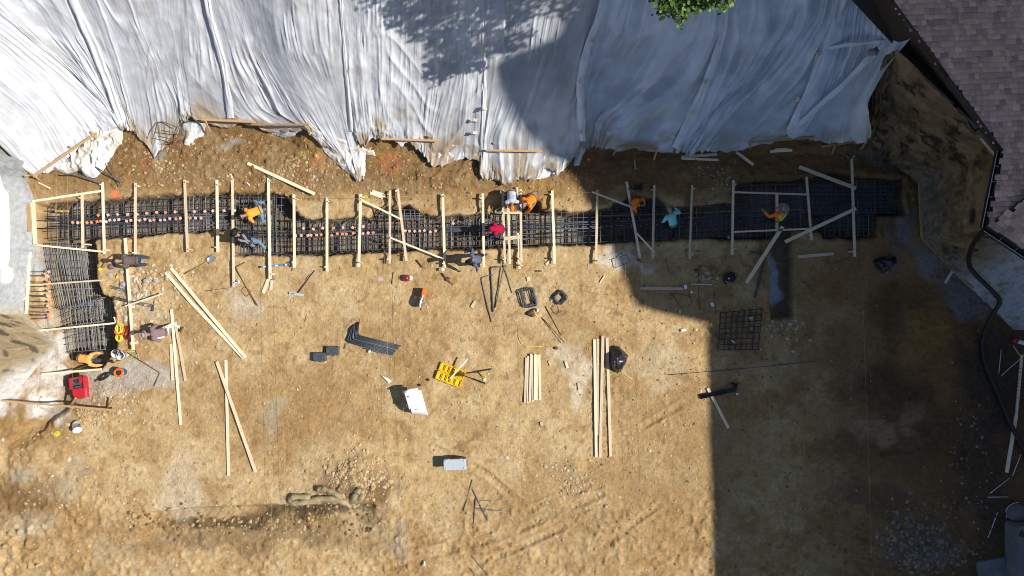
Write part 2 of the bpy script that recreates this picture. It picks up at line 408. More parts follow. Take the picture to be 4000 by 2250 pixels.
    def mesh(s, name):
        me = bpy.data.meshes.new(name); me.from_pydata(s.v, [], s.f); me.polygons.foreach_set('use_smooth', s.sm); me.update()
        return me
    def build(s, name, m, parent=None, loc=None, rz=0.0, origin=None):
        if origin is not None:
            o3 = Vector(origin); s.v = [tuple(Vector(p) - o3) for p in s.v]; loc = o3
        o = link(name, s.mesh(name), m, parent)
        if loc is not None: o.location = loc
        if rz: o.rotation_euler = (0, 0, rz)
        return o
def np_mesh(name, V, F, col=None, smooth=True):
    me = bpy.data.meshes.new(name)
    V = np.asarray(V, np.float32); F = np.asarray(F, np.int32); k = F.shape[1]
    me.vertices.add(len(V)); me.vertices.foreach_set('co', V.ravel())
    me.loops.add(F.size); me.loops.foreach_set('vertex_index', F.ravel())
    me.polygons.add(len(F)); me.polygons.foreach_set('loop_start', np.arange(0, F.size, k, dtype=np.int32))
    me.polygons.foreach_set('loop_total', np.full(len(F), k, np.int32))
    me.polygons.foreach_set('use_smooth', np.full(len(F), smooth, bool))
    me.update(calc_edges=True)
    if col is not None:
        a = me.color_attributes.new('col', 'FLOAT_COLOR', 'POINT')
        c = np.ones((len(V), 4), np.float32); c[:, :3] = col; a.data.foreach_set('color', c.ravel())
    return me
def gridfaces(nr, nc):
    i = np.arange(nr - 1)[:, None] * nc + np.arange(nc - 1)[None, :]
    i = i.ravel()
    return np.stack([i, i + 1, i + nc + 1, i + nc], 1)
ORD = ('first second third fourth fifth sixth seventh eighth ninth tenth eleventh twelfth thirteenth fourteenth fifteenth sixteenth seventeenth eighteenth nineteenth twentieth twenty-first twenty-second '
       'twenty-third twenty-fourth twenty-fifth twenty-sixth twenty-seventh twenty-eighth twenty-ninth thirtieth').split()
# ------------------------------------------------------------------ the ground
def axis(lo, hi, st, far):
    a = list(np.arange(lo, hi + st * .5, st)); s = st
    while a[-1] < far: s *= 1.35; a.append(a[-1] + s)
    s = st; b = []
    q = lo
    while q > -far: s *= 1.35; q -= s; b.append(q)
    return np.array(b[::-1] + a)
GX = axis(-20.8, 20.8, .052, 120.); GY = axis(-11.9, 8.0, .052, 120.)
XX, YY = np.meshgrid(GX, GY)
ZZ = hf(XX, YY)
def gz(x, y):
    i = min(max(int(np.searchsorted(GX, x)) - 1, 0), len(GX) - 2); j = min(max(int(np.searchsorted(GY, y)) - 1, 0), len(GY) - 2)
    a = (x - GX[i]) / (GX[i+1] - GX[i]); b = (y - GY[j]) / (GY[j+1] - GY[j])
    return float((ZZ[j, i] * (1-a) + ZZ[j, i+1] * a) * (1-b) + (ZZ[j+1, i] * (1-a) + ZZ[j+1, i+1] * a) * b)
def soil_colour(x, y, z):
    u = 2000 + 100 * x; v = 1125 - 100 * y
    wu = u + 90 * (fbm(x, y, .9, 4, 61) - .5) * 2; wv = v + 90 * (fbm(x, y, .9, 4, 71) - .5) * 2
    tan = np.array((.468,.325,.158)); brown = np.array((.30,.172,.068)); pale = np.array((.58,.45,.265)); orange = np.array((.27,.155,.052))
    c = tan[None] * np.ones(x.size)[:, None]
    def mix(w, col): 
        nonlocal c
        w = np.clip(w, 0, 1)[:, None]; c = c * (1 - w) + np.array(col)[None] * w
    n1 = fbm(x, y, .30, 4, 81); n2 = fbm(x, y, 1.1, 4, 85); n3 = fbm(x, y, 4.0, 3, 87)
    mix(ss(.44, .64, n1) * .55, brown); mix(ss(.52, .72, n2) * .4, pale); mix(ss(.54, .68, 1 - n2) * .42, brown)
    mix(ss(.58, .75, n3) * .5, (.44,.34,.20)); mix(ss(.6, .78, 1 - n3) * .45, (.20,.12,.05))
    def blob(bu, bv, ru, rv, col, k=1.0, hard=1.0):
        q = np.sqrt(((wu - bu) / ru) ** 2 + ((wv - bv) / rv) ** 2)
        mix(k * ss(1 + .35 * hard, 1 - .45 * hard, q) * (.65 + .7 * (n3 - .2)), col)
    # bench under the plastic
    mix(ss(3.3, 4.0, y + .8 * (n2 - .5)) * .8 * ss(-19, -17, x), (.225,.128,.05)); mix(ss(3.6, 4.6, y + 1.6 * (n2 - .5)) * .5, (.17,.095,.038)); mix(ss(.5, .62, n2) * ss(3.4, 4, y) * .35, (.36,.26,.14))
    for b in [(1230,1560,230,150,brown,.7),(900,1600,160,120,brown,.4),(1500,1330,200,120,brown,.45),(2700,1780,330,230,(.30,.19,.085),.6),(2300,2000,420,170,(.30,.19,.085),.5),
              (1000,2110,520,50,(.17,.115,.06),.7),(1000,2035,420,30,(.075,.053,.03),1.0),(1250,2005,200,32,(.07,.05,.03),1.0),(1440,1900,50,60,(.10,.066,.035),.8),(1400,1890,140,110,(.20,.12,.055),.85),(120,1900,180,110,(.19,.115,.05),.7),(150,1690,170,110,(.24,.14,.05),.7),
              (700,1900,70,130,(.52,.43,.31),.7),(740,1960,120,40,(.52,.43,.30),.6),(560,1470,120,70,(.45,.43,.39),.75),(430,1500,120,90,(.42,.39,.33),.7),(470,1510,60,70,(.27,.23,.18),.6),
              (550,1170,80,110,(.36,.33,.27),.6),(110,1810,60,40,(.37,.36,.29),.7),(250,1870,80,55,(.38,.34,.25),.5),(130,2050,130,70,(.36,.33,.24),.5),(450,2130,110,50,(.40,.34,.23),.4),(70,1950,150,90,(.18,.10,.042),.85),(60,1640,70,90,(.24,.14,.05),.7),(320,1980,90,50,(.27,.155,.06),.5),
              (2230,1480,60,100,(.60,.52,.39),.75),(2430,1020,110,50,(.60,.57,.50),.85),(2590,1450,120,70,(.50,.40,.25),.7),(2500,1200,220,60,(.36,.22,.09),.5),(1480,1090,25,25,(.5,.44,.36),.7),
              (1050,1640,60,60,(.33,.31,.25),.5),(1800,1750,50,12,(.20,.12,.05),.7),(1570,2130,60,50,(.36,.32,.24),.5),(940,1170,60,40,(.46,.41,.33),.6),(1500,560,160,30,(.30,.17,.05),.6),(1230,580,60,40,(.29,.17,.05),.6),(1500,640,170,40,(.23,.12,.05),.5),
              (2120,740,160,40,(.34,.20,.06),.7),(640,590,40,50,(.33,.32,.29),.6),(900,560,60,20,(.33,.31,.28),.6),(170,660,60,40,(.30,.29,.28),.8),(40,640,110,90,(.30,.31,.32),.9)]:
        blob(*b)
    # wet soil towards the house, painted darker still to deepen the shade
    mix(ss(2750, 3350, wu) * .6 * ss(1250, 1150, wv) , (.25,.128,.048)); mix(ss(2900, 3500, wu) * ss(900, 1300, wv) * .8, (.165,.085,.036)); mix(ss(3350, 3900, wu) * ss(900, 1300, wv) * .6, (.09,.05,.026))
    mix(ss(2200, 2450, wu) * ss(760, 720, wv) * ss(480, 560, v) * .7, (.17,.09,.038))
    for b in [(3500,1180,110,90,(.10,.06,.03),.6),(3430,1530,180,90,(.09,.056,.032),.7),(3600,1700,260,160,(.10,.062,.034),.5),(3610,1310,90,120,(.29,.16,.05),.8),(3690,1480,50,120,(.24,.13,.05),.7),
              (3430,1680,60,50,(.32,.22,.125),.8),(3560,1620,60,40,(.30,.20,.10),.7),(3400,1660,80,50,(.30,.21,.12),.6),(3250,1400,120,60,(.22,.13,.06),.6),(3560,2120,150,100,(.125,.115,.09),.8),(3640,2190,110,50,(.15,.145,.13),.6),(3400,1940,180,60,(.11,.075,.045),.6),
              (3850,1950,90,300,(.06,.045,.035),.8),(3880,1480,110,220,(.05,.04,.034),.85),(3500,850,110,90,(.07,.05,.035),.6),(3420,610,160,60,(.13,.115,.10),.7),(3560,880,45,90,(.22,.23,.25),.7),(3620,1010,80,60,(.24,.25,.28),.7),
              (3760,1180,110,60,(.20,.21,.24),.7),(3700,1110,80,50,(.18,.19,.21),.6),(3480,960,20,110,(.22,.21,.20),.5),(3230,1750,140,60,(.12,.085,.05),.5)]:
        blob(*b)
    # white slurry along the foot of the west wall
    d = dpl(wu, wv, [(250,1350),(215,1400),(120,1480),(-60,1640)])
    mix(ss(70, 15, d) * .8, (.56,.54,.51)); blob(200,1590,85,65,(.62,.60,.57),1.0); blob(230,1475,60,50,(.50,.49,.47),.8); blob(110,980,45,210,(.36,.37,.375),.95); blob(190,1280,60,55,(.55,.53,.50),.7)
    # red and yellow marking paint
    for (bu, bv, r, col, k) in [(585,640,26,(.62,.18,.08),.25),(455,760,14,(.80,.14,.06),.9),(462,790,10,(.80,.14,.06),.9),(1250,640,30,(.60,.17,.07),.28),(1530,640,36,(.62,.16,.07),.28),(2320,640,50,(.35,.08,.05),.2),(2300,690,30,(.35,.08,.05),.15),
                                (245,800,12,(.7,.13,.06),.6),(1190,600,10,(.55,.58,.05),.7),(1430,780,14,(.55,.55,.08),.8),(226,1692,8,(.75,.78,.02),1),(3025,1212,14,(.42,.50,.02),.9),(2310,975,12,(.6,.3,.3),.2)]:
        q = np.hypot(u - bu + 14 * (n3 - .5), v - bv + 14 * (n2 - .5))
        ring = np.exp(-((q - r * .75) / (r * .4)) ** 2)
        mix(ring * k, col)
    # trench: darker floor and raw sides
    t = ss(-.25, -.5, z); mix(t * .7, (.17,.115,.06)); mix(ss(-.6, -.75, z) * .75, (.19,.14,.09)); mix(ss(-.62, -.75, z) * ss(.45, .6, n2) * .7, (.33,.29,.23))
    e = sdp(x, y, SIDE); mix(ss(.0, -.12, e) * .6, (.13,.10,.07)); q = np.sqrt(((wu - 3052) / 42) ** 2 + ((wv - 1110) / 100) ** 2); mix(ss(1.1, .6, q) * .95, (.34,.37,.44))
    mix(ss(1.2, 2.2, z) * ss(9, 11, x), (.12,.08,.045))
    return c * (.88 + .24 * vn(x * 14, y * 14, 99))[:, None]
xs = XX.ravel(); ys = YY.ravel(); zs = ZZ.ravel()
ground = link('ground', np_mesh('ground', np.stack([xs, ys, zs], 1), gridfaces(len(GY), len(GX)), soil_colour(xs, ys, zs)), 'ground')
ground['kind'] = 'structure'; ground['label'] = 'tan excavated pit floor with trench and tyre tracks'

# steep cut faces either side
def face_strip(face, n, rows, tone, seed):
    V = []; U = []
    segs = len(face) - 1
    for k in range(rows + 1):
        t = k / rows
        for i in range(segs * n + 1):
            s = min(i / n, segs - 1e-6); a = int(s); f = s - a
            q = [face[a][0], face[a+1][0], face[a][1], face[a+1][1]]
            tp = W(*q[0]).lerp(W(*q[1]), f); to = W(*q[2]).lerp(W(*q[3]), f)
            V.append(tp.lerp(to, t)); U.append((s, t))
    V = np.array([tuple(p) for p in V]); U = np.array(U)
    gx = U[:, 0] * 2.3 + .25 * V[:, 2]
    am = 1.0 if seed < 200 else .35
    nx = am * .34 * (fbm(gx, V[:, 2], .8, 4, seed) - .5) + am * .20 * (fbm(gx, V[:, 2] * .6, 3.2, 4, seed + 4) - .5)
    d = np.array([-1.0 if seed < 200 else 1.0, -.2, .15]) 
    V = V + nx[:, None] * d[None] * ss(0, .05, U[:, 1])[:, None]
    V[:, 2] -= .12 * (U[:, 1] == 0)
    return V, gridfaces(rows + 1, segs * n + 1), tone(U, gx, V)
def tone_e(U, gx, V):
    n = fbm(gx, V[:, 2], 1.1, 5, 5); n2 = fbm(gx * .8, V[:, 2] * 1.3, 2.0, 5, 8)
    c = np.array((.20,.145,.085))[None] * np.ones(len(V))[:, None]
    def mix(w, col):
        nonlocal c
        w = np.clip(w, 0, 1)[:, None]; c = c * (1 - w) + np.array(col)[None] * w
    mix(ss(.44, .58, n), (.11,.075,.042)); mix(ss(.55, .70, n2) * .7, (.27,.19,.10)); st_ = fbm(gx * .5 + V[:, 2] * .9, V[:, 2] * 2.2 - gx * .7, 1.6, 4, 35); mix(ss(.52, .66, st_) * .55, (.10,.072,.045)); mix(ss(.56, .68, 1 - st_) * .4, (.30,.22,.12)); mix(ss(.60, .68, fbm(gx * .8, V[:, 2] * 1.7, 2.1, 4, 15)) * .85, (.022,.018,.015)); mix(ss(.58, .7, fbm(gx, V[:, 2], 6, 3, 25)) * .6, (.19,.14,.08))
    w = ss(4.6, 5.8, U[:, 0] + .9 * (n - .5)); mix(w * .9, (.42,.44,.48)); mix(w * ss(.52, .64, n2) * .7, (.25,.21,.15))
    k = ss(2.4, 3.0, U[:, 0]) * ss(4.6, 4.1, U[:, 0]) * ss(.55, .1, U[:, 1] + .25 * (n - .5)); mix(k * .6, (.20,.19,.15))
    return c
def tone_w(U, gx, V):
    n = fbm(gx, V[:, 2] * .5, 1.1, 4, 5); n2 = fbm(gx * 1.4 + V[:, 2], V[:, 2] * .5 - gx * .5, 1.8, 4, 8)
    c = np.array((.36,.375,.385))[None] * np.ones(len(V))[:, None]
    def mix(w, col):
        nonlocal c
        w = np.clip(w, 0, 1)[:, None]; c = c * (1 - w) + np.array(col)[None] * w
    mix(ss(.5, .66, n) * .35, (.30,.31,.32)); mix(ss(1.7, .6, U[:, 0] + .8 * (n - .5)) * .7, (.25,.26,.26))
    w = ss(4.72, 5.05, U[:, 0] + .3 * (n - .5)); mix(w, (.385,.305,.185)); mix(w * ss(.45, .65, n) * .7, (.29,.225,.135)); mix(w * ss(.60, .64, n2) * ss(8.2, 7.0, U[:, 0]) * .8, (.07,.06,.048))
    mix(w * ss(.15, .0, U[:, 1]) * .8, (.52,.50,.46)); mix(w * ss(6.2, 7, U[:, 0]) * ss(.40, .16, U[:, 1] + .2 * (n - .5)) * .9, (.64,.63,.61))
    return c
for nm, f, tone, sd in (('cut_face', FACE_E, tone_e, 100), ('cut_face', FACE_W, tone_w, 300)):
    V, F, c = face_strip(f, 40, 70, tone, sd)
    o = link(nm, np_mesh(nm, V, F, c), 'face'); o['kind'] = 'structure'

# loose stones and clods
def stones(name, spots, seed):
    rg = np.random.default_rng(seed)
    bm = bmesh.new(); bmesh.ops.create_icosphere(bm, subdivisions=1, radius=1)
    bv = np.array([v.co[:] for v in bm.verts]); bf = np.array([[v.index for v in f.verts] for f in bm.faces]); bm.free()
    n = len(spots); k = len(bv)
    S = np.array(spots)  # x, y, z, r, tone
    d = 1 + .35 * (rg.random((n, k, 1)) - .5)
    sc = S[:, 3][:, None, None] * np.stack([.75 + .6 * rg.random(n), .65 + .5 * rg.random(n), .5 + .3 * rg.random(n)], 1)[:, None, :]
    P = bv[None] * d * sc
    a = rg.random(n) * 6.28; ca, sa = np.cos(a)[:, None], np.sin(a)[:, None]
    V = np.stack([P[:, :, 0] * ca - P[:, :, 1] * sa, P[:, :, 0] * sa + P[:, :, 1] * ca, P[:, :, 2]], 2) + S[:, None, :3]
    V[:, :, 2] -= (S[:, 3] * .12)[:, None]
    pal = np.array([(.43,.31,.165),(.48,.36,.21),(.36,.245,.12),(.47,.41,.32),(.20,.19,.165),(.15,.10,.055)])
    c = pal[S[:, 4].astype(int)] * (.8 + .4 * rg.random((n, 1)))
    C = np.repeat(c[:, None, :], k, 1)
    F = bf[None] + (np.arange(n) * k)[:, None, None]
    return np_mesh(name, V.reshape(-1, 3), F.reshape(-1, 3), C.reshape(-1, 3), False)
rg = np.random.default_rng(3); spots = []
def scatter(n, fu, fv, rmin, rmax, tones, pw=3.0):
    for _ in range(n):
        u, v = fu(), fv(); x, y = g(u, v)
        if not (-20.6 < x < 20.6 and -11.8 < y < 6.6): continue
        z = gz(x, y)
        if z < -.3 or z > 1.2: continue
        spots.append((x, y, z, rmin + (rmax - rmin) * rg.random() ** pw, tones[int(rg.random() * len(tones))]))
dark = lambda u: u > 2760
U_ = lambda a, b: (lambda: rg.uniform(a, b)); N_ = lambda a, b: (lambda: rg.normal(a, b))
scatter(6000, U_(60, 2780), U_(930, 2240), .012, .065, (0,0,0,1,2,2,2,0), 4.2)
scatter(160, U_(60, 2780), U_(930, 2240), .05, .085, (0,1,2,3), 1.5)
scatter(2600, U_(300, 2300), U_(530, 830), .012, .075, (0,2,2,2,5), 3.6)
scatter(2000, U_(2300, 3900), U_(600, 2240), .012, .06, (2,2,5,5,5), 3.4)  # darker stone tones picked here to deepen the shaded side
scatter(420, N_(1390, 70), N_(1860, 55), .02, .11, (0,1,1,2), 1.6)
scatter(520, lambda: rg.uniform(500, 1450), lambda: rg.normal(2035, 32), .015, .10, (2,5,5,2,0), 1.8)
scatter(300, N_(300, 140), N_(1850, 130), .015, .09, (0,1,2,3), 2)
scatter(200, N_(545, 45), N_(1180, 70), .02, .14, (1,3,3,1,0), 1.6)
scatter(90, N_(650, 60), N_(1090, 50), .02, .11, (1,3,1), 1.6)
scatter(130, N_(450, 60), N_(1560, 40), .02, .09, (1,3,2,3), 1.8)
scatter(90, N_(350, 60), N_(1620, 25), .02, .10, (0,1,2), 1.4)
scatter(420, N_(3560, 95), N_(2110, 70), .025, .12, (4,4,4,5,2), 1.9)
scatter(160, N_(3640, 90), N_(2180, 40), .02, .08, (4,4,5), 1.7)
scatter(200, N_(3750, 60), N_(1850, 190), .02, .08, (5,5,2,4), 2)
scatter(160, N_(640, 80), N_(620, 60), .015, .08, (0,1,2), 2.6)
scatter(260, N_(1180, 70), N_(680, 50), .015, .09, (0,1,2,2), 2.4)
scatter(160, N_(3050, 60), N_(1290, 30), .02, .09, (3,2,0), 1.8)
scatter(120, N_(2800, 50), N_(690, 25), .015, .06, (4,3,2), 1.8)
scatter(100, N_(2760, 20), N_(1090, 18), .015, .07, (3,3,0), 1.8)
scatter(220, N_(2230, 60), N_(1880, 60), .015, .08, (1,3,2), 1.8)
st = link('loose_stones', stones('loose_stones', spots, 5), 'stone')
top(st, 'loose stones and clods scattered over the pit floor', 'stones', kind='stuff')

# ------------------------------------------------------------------ plastic sheeting on the slopes
def rib_pts(rib, n):
    p = [np.array(q, float) for q in rib]
    d = p[0] - p[1]; k = (p[0][1] + 330) / max(1e-6, -d[1]) if d[1] < -1 else 0
    if k > 0: p = [p[0] + d * k * .9] + p
    L = [0.0]
    for a, b in zip(p[:-1], p[1:]): L.append(L[-1] + np.hypot(*(b - a)))
    L = np.array(L) / L[-1]; t = np.linspace(0, 1, n)
    X = np.array(p)
    # smooth the polyline a little
    o = np.stack([np.interp(t, L, X[:, 0]), np.interp(t, L, X[:, 1])], 1)
    for _ in range(int(n * .06)):
        o[1:-1] = .25 * o[:-2] + .5 * o[1:-1] + .25 * o[2:]
    return o
def bank_grid(u, v):
    z = np.zeros(u.shape)
    for k in range(14):
        s = 1 - z / H; x = (u - 2000) / 100 * s; y = (1125 - v) / 100 * s
        z = .4 * z + .6 * (bank(x, y) + .16 * ss(3.5, 4.4, y))
    s = 1 - z / H
    return (u - 2000) / 100 * s, (1125 - v) / 100 * s, z
def ridged(x, y, seed, p=1.6): return (1 - np.abs(2 * vn(x, y, seed) - 1)) ** p
def sheet(label, ribs, seed, lift, amp=1.0, nt=150, cross=.3, hem=26, dirt=.5, tint=(1, 1, 1), grouped=True, name='plastic_sheet', dens=1.0, lift_r=0, field=(.50,.515,.54), seam=(.0,.0)):
    P = [rib_pts(r, nt) for r in ribs]
    cols = []; S = [0.0]
    for a, b in zip(P[:-1], P[1:]):
        w = np.mean(np.hypot(*(b - a).T)) / 100.0
        n = max(6, int(w / .026)); 
        for i in range(n):
            f = i / n; cols.append(a * (1 - f) + b * f)
        S += list(S[-1] + w * (np.arange(1, n + 1) / n))
    cols.append(P[-1]); A = np.stack(cols, 1)           # nt x nc x 2
    S = np.array(S)[None, :] * np.ones((nt, 1)); T = np.linspace(0, 1, nt)[:, None] * np.ones((1, S.shape[1]))
    L = 9.0
    rag = (fbm(S * 2.2, S * 0 + 3.3, 1, 3, seed) - .5) * 2 + .5 * (vn(S * 9, S * 0, seed + 3) - .5)
    rag = rag + .7 * (fbm(S * 5, S * 0 + 8.1, 1, 4, seed + 55) - .5) + .9 * (ridged(S * 1.7, S * 0 + 1.5, seed + 5, 1.0) - .5)
    A[:, :, 1] += hem * rag * ss(.86, 1.0, T)
    x, y, z = bank_grid(A[:, :, 0], A[:, :, 1])
    sw = S + .25 * (fbm(S * .6, T * 2.0, 1, 2, seed + 40) - .5)
    body = np.sin(np.pi * np.clip(T, .02, .98)) ** .3
    ed = np.minimum(S, S[:, -1:] - S); edge = ss(0, .12, ed)
    reg = 1.6 * ss(.36, .66, fbm(S * .75, T * 3.4, 1, 3, seed + 12)) + .25
    reg2 = 1.5 * ss(.40, .62, fbm(S * .9 + 7, T * 4.5, 1, 3, seed + 14)) + .2
    sw = sw + .10 * (fbm(S * 1.6, T * 7, 1, 3, seed + 44) - .5)
    h1 = ridged(sw * .95 * dens, T * 1.6, seed + 1, 2.6); h2 = ridged(sw * 2.5 * dens, T * 3.2, seed + 2, 2.2); h3 = ridged(sw * 5.5 * dens, T * 5, seed + 3, 2.4); h4 = ridged(sw * 11 * dens + .5 * h2, T * 7, seed + 33, 2.0)
    h = .115 * h1 * (.4 + .6 * reg) + .062 * h2 * reg + .042 * h3 * reg2 + .034 * h4 * (.3 + .7 * reg2)
    cr = .08 * cross * ridged(S * .9, T * L * 1.2 + 1.2 * np.sin(S * 1.3), seed + 6) * ss(.2, .5, fbm(S, T * 6, .6, 2, seed + 7)) + .07 * cross * (fbm(S * 2, T * L * 1.4, 1.6, 4, seed + 8) - .5)
    cru = ss(.90, .985, T) * (.14 * (fbm(S, T * L, 3.6, 3, seed + 9) - .35) + .08 * ridged(S * 6, T * L * 5, seed + 10))
    dent = ridged(S * 1.9, T * L * 1.7 + S * .6, seed + 16, 1.2) * .03 * cross + .05 * cross * np.abs(fbm(S, T * L, 1.1, 4, seed + 18) - .5)
    h = amp * (h * edge + cr + dent) + cru * .8
    lf = lift + (lift_r - lift) * (S / S[0, -1]) ** 3 * ss(.22, .5, T) if lift_r else lift
    z2 = z + lf + h * .78; s3 = 1 - (z + lf) / H; x = (A[:, :, 0] - 2000) / 100 * s3; y2 = (1125 - A[:, :, 1]) / 100 * s3 - h * .45
    hl = fbm(S * .5, T * 3, 1.3, 4, seed + 20)
    ridge = ss(.25, .85, h1 * .5 * (.4 + .6 * reg) + h2 * reg * .38 + h3 * reg2 * .22 + h4 * (.3 + .7 * reg2) * .28)
    thin = np.array(field)[None, None]; dbl = np.array((.64,.66,.69))[None, None] * np.array(tint)[None, None]
    k = np.clip(.18 + .60 * ridge + .35 * ss(.60, .42, hl), 0, 1)
    band = np.maximum(ss(seam[0] + .02, seam[0] * .6, S), ss(seam[1] + .02, seam[1] * .6, S[:, -1:] - S)); k = np.maximum(k, band * (.75 + .4 * (h3 - .3)))
    k = np.clip(k, 0, 1)[:, :, None]
    c = thin * (1 - k) + dbl * k
    m = np.clip(ss(.86, .985, T + .22 * (fbm(S, T * L, 1.3, 3, seed + 22) - .5)) * dirt * 1.6 * ss(.34, .56, fbm(S, T * L, 2.4, 4, seed + 24)), 0, .9); c = c * (1 - m[:, :, None]) + np.array((.37,.265,.14))[None, None] * m[:, :, None]
    m = ss(.60, .72, fbm(S, T * L, .8, 5, seed + 26)) * .45 * dirt; c = c * (1 - m[:, :, None]) + np.array((.30,.25,.19))[None, None] * m[:, :, None]
    V = np.stack([x, y2, z2], 2).reshape(-1, 3)
    o = link(name, np_mesh(name, V, gridfaces(nt, S.shape[1])[:, ::-1], c.reshape(-1, 3)), 'plastic')
    top(o, label, 'plastic sheet', 'white plastic sheets over the cut slopes' if grouped else None)
    sm = o.modifiers.new('thickness', 'SOLIDIFY'); sm.thickness = .006
    return o
SUNF = (.44,.45,.475); SHF = (.33,.39,.465)  # sunlit and shaded copies of the film colour, shade and sky blue painted in
SA = [[(-150,-60),(0,70),(250,270),(485,478)],[(150,-150),(255,0),(380,250),(491,490)],[(310,-150),(385,0),(480,250),(545,530)],[(330,-150),(440,30),(560,280),(605,592)],[(470,-150),(600,200),(690,400),(700,500)],
      [(700,-150),(720,200),(745,400),(760,455)],[(740,-150),(800,250),(850,420),(900,488)],[(770,-150),(860,220),(950,430),(1050,500)],[(840,-150),(940,220),(1060,430),(1205,492)],[(960,-150),(1050,220),(1180,440),(1330,620)],[(1150,-150),(1200,220),(1290,440),(1395,695)],[(1330,-150),(1345,100),(1370,400),(1425,700)]]
sheet('large grey white plastic sheet with long folds right of the left corner', SA, 11, .05, .66, field=SUNF, nt=190, cross=.6)
SB = [[(1315,-150),(1338,100),(1366,400),(1392,560)],[(1450,-150),(1460,300),(1480,545)],[(1620,-150),(1620,300),(1610,552)],[(1760,-150),(1760,300),(1705,560),(1690,630)],[(1900,-150),(1897,250),(1890,610)]]
sheet('wrinkled white plastic sheet under the tree shadow', SB, 23, .09, .58, cross=1.5, field=SUNF, nt=190, seam=(.35,.1))
SC_ = [[(1885,-150),(1885,200),(1878,560),(1872,690)],[(2100,-150),(2055,250),(1925,540),(1940,700)],[(2250,-150),(2185,200),(2085,480),(2060,700)],[(2345,-150),(2262,250),(2200,500),(2180,660)],[(2385,-150),(2312,200),(2265,380),(2272,560)]]
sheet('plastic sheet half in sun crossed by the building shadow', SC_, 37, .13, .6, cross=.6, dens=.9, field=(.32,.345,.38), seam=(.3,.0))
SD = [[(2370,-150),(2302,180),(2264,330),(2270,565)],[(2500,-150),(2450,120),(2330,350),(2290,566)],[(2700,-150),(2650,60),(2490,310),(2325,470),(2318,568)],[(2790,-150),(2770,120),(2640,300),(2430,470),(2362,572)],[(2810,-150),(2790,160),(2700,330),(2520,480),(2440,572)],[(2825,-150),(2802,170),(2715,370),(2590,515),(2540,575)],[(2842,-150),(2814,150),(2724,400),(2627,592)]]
sheet('shaded bluish plastic sheet with curved folds beneath the leafy branch', SD, 41, .17, .8, cross=.5, dirt=.4, hem=18, field=SHF, seam=(.4,.12), tint=(1.08,1.15,1.24))  # tint paints the blue sky light of the shade into the film
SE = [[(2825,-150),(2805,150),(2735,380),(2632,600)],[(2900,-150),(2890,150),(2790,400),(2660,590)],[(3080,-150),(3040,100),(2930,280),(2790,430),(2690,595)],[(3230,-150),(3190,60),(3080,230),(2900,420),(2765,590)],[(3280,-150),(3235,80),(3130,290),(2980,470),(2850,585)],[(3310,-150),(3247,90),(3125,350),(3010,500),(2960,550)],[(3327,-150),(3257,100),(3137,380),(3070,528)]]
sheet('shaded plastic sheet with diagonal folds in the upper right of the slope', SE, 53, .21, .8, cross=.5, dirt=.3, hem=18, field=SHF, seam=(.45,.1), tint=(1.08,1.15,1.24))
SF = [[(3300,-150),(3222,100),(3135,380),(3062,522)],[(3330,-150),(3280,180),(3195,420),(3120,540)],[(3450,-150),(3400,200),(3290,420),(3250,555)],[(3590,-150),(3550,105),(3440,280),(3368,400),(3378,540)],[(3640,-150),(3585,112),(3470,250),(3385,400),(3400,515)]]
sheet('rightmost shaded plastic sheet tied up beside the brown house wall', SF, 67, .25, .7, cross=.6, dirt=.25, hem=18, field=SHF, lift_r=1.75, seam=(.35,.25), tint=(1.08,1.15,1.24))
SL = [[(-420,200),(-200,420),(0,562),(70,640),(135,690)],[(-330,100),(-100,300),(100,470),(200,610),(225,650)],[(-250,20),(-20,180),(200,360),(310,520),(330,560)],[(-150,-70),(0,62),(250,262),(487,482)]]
sheet('brightest sunlit plastic sheet in the left corner of the cut', SL, 71, .14, .55, cross=.7, hem=12, dirt=.05, tint=(1.12, 1.12, 1.12), field=(.60,.61,.63))  # field and tint lightened to paint in the stronger sun on this slope
def strap(label, pts, w, lift, tint=(.74,.785,.84), sd=1):  # default tint has the blue of the shade painted in
    """folded double layer of plastic lying along a seam"""
    P = np.array(pts, float); L = np.concatenate([[0], np.cumsum(np.hypot(*np.diff(P, axis=0).T))]); n = max(12, int(L[-1] / 5)); t = np.linspace(0, L[-1], n)
    q = np.stack([np.interp(t, L, P[:, 0]), np.interp(t, L, P[:, 1])], 1)
    for _ in range(8): q[1:-1] = .25 * q[:-2] + .5 * q[1:-1] + .25 * q[2:]
    d = np.gradient(q, axis=0); d /= np.hypot(*d.T)[:, None]; nn = np.stack([-d[:, 1], d[:, 0]], 1); m = 15
    ww = w * (.75 + .5 * fbm(t / 70, t * 0, 1, 3, sd)); s = np.linspace(-1, 1, m)
    A = q[:, None, :] + nn[:, None, :] * (s[None, :, None] * ww[:, None, None]) + 3 * (fbm(t[:, None] / 30 + s[None, :], s[None, :] * 3, 1, 3, sd + 5) - .5)[:, :, None]
    x, y, z = bank_grid(A[:, :, 0], A[:, :, 1])
    lf = np.interp(t, [0, t[-1]], lift if isinstance(lift, tuple) else (lift, lift))[:, None]
    hh = lf + .07 * (1 - s[None, :] ** 4) + .07 * ridged(s[None, :] * 1.4 + .3 * fbm(t / 60, t * 0, 1, 2, sd + 2)[:, None], t[:, None] / 160, sd + 3)
    c = np.array(tint)[None, None] * (.88 + .2 * vn(s[None, :] * 3 + t[:, None] * .004, t[:, None] / 60, sd + 8))[:, :, None]
    o = link('folded_seam', np_mesh('folded_seam', np.stack([x, y, z + hh], 2).reshape(-1, 3), gridfaces(n, m), c.reshape(-1, 3)), 'plastic'); top(o, label, 'plastic seam', 'folded seams between the plastic sheets'); return o
strap('narrow bright folded seam left of the curved shaded folds', [(2390,-150),(2345,60),(2290,200),(2262,330),(2266,450),(2272,560)], 15, .30, sd=3)
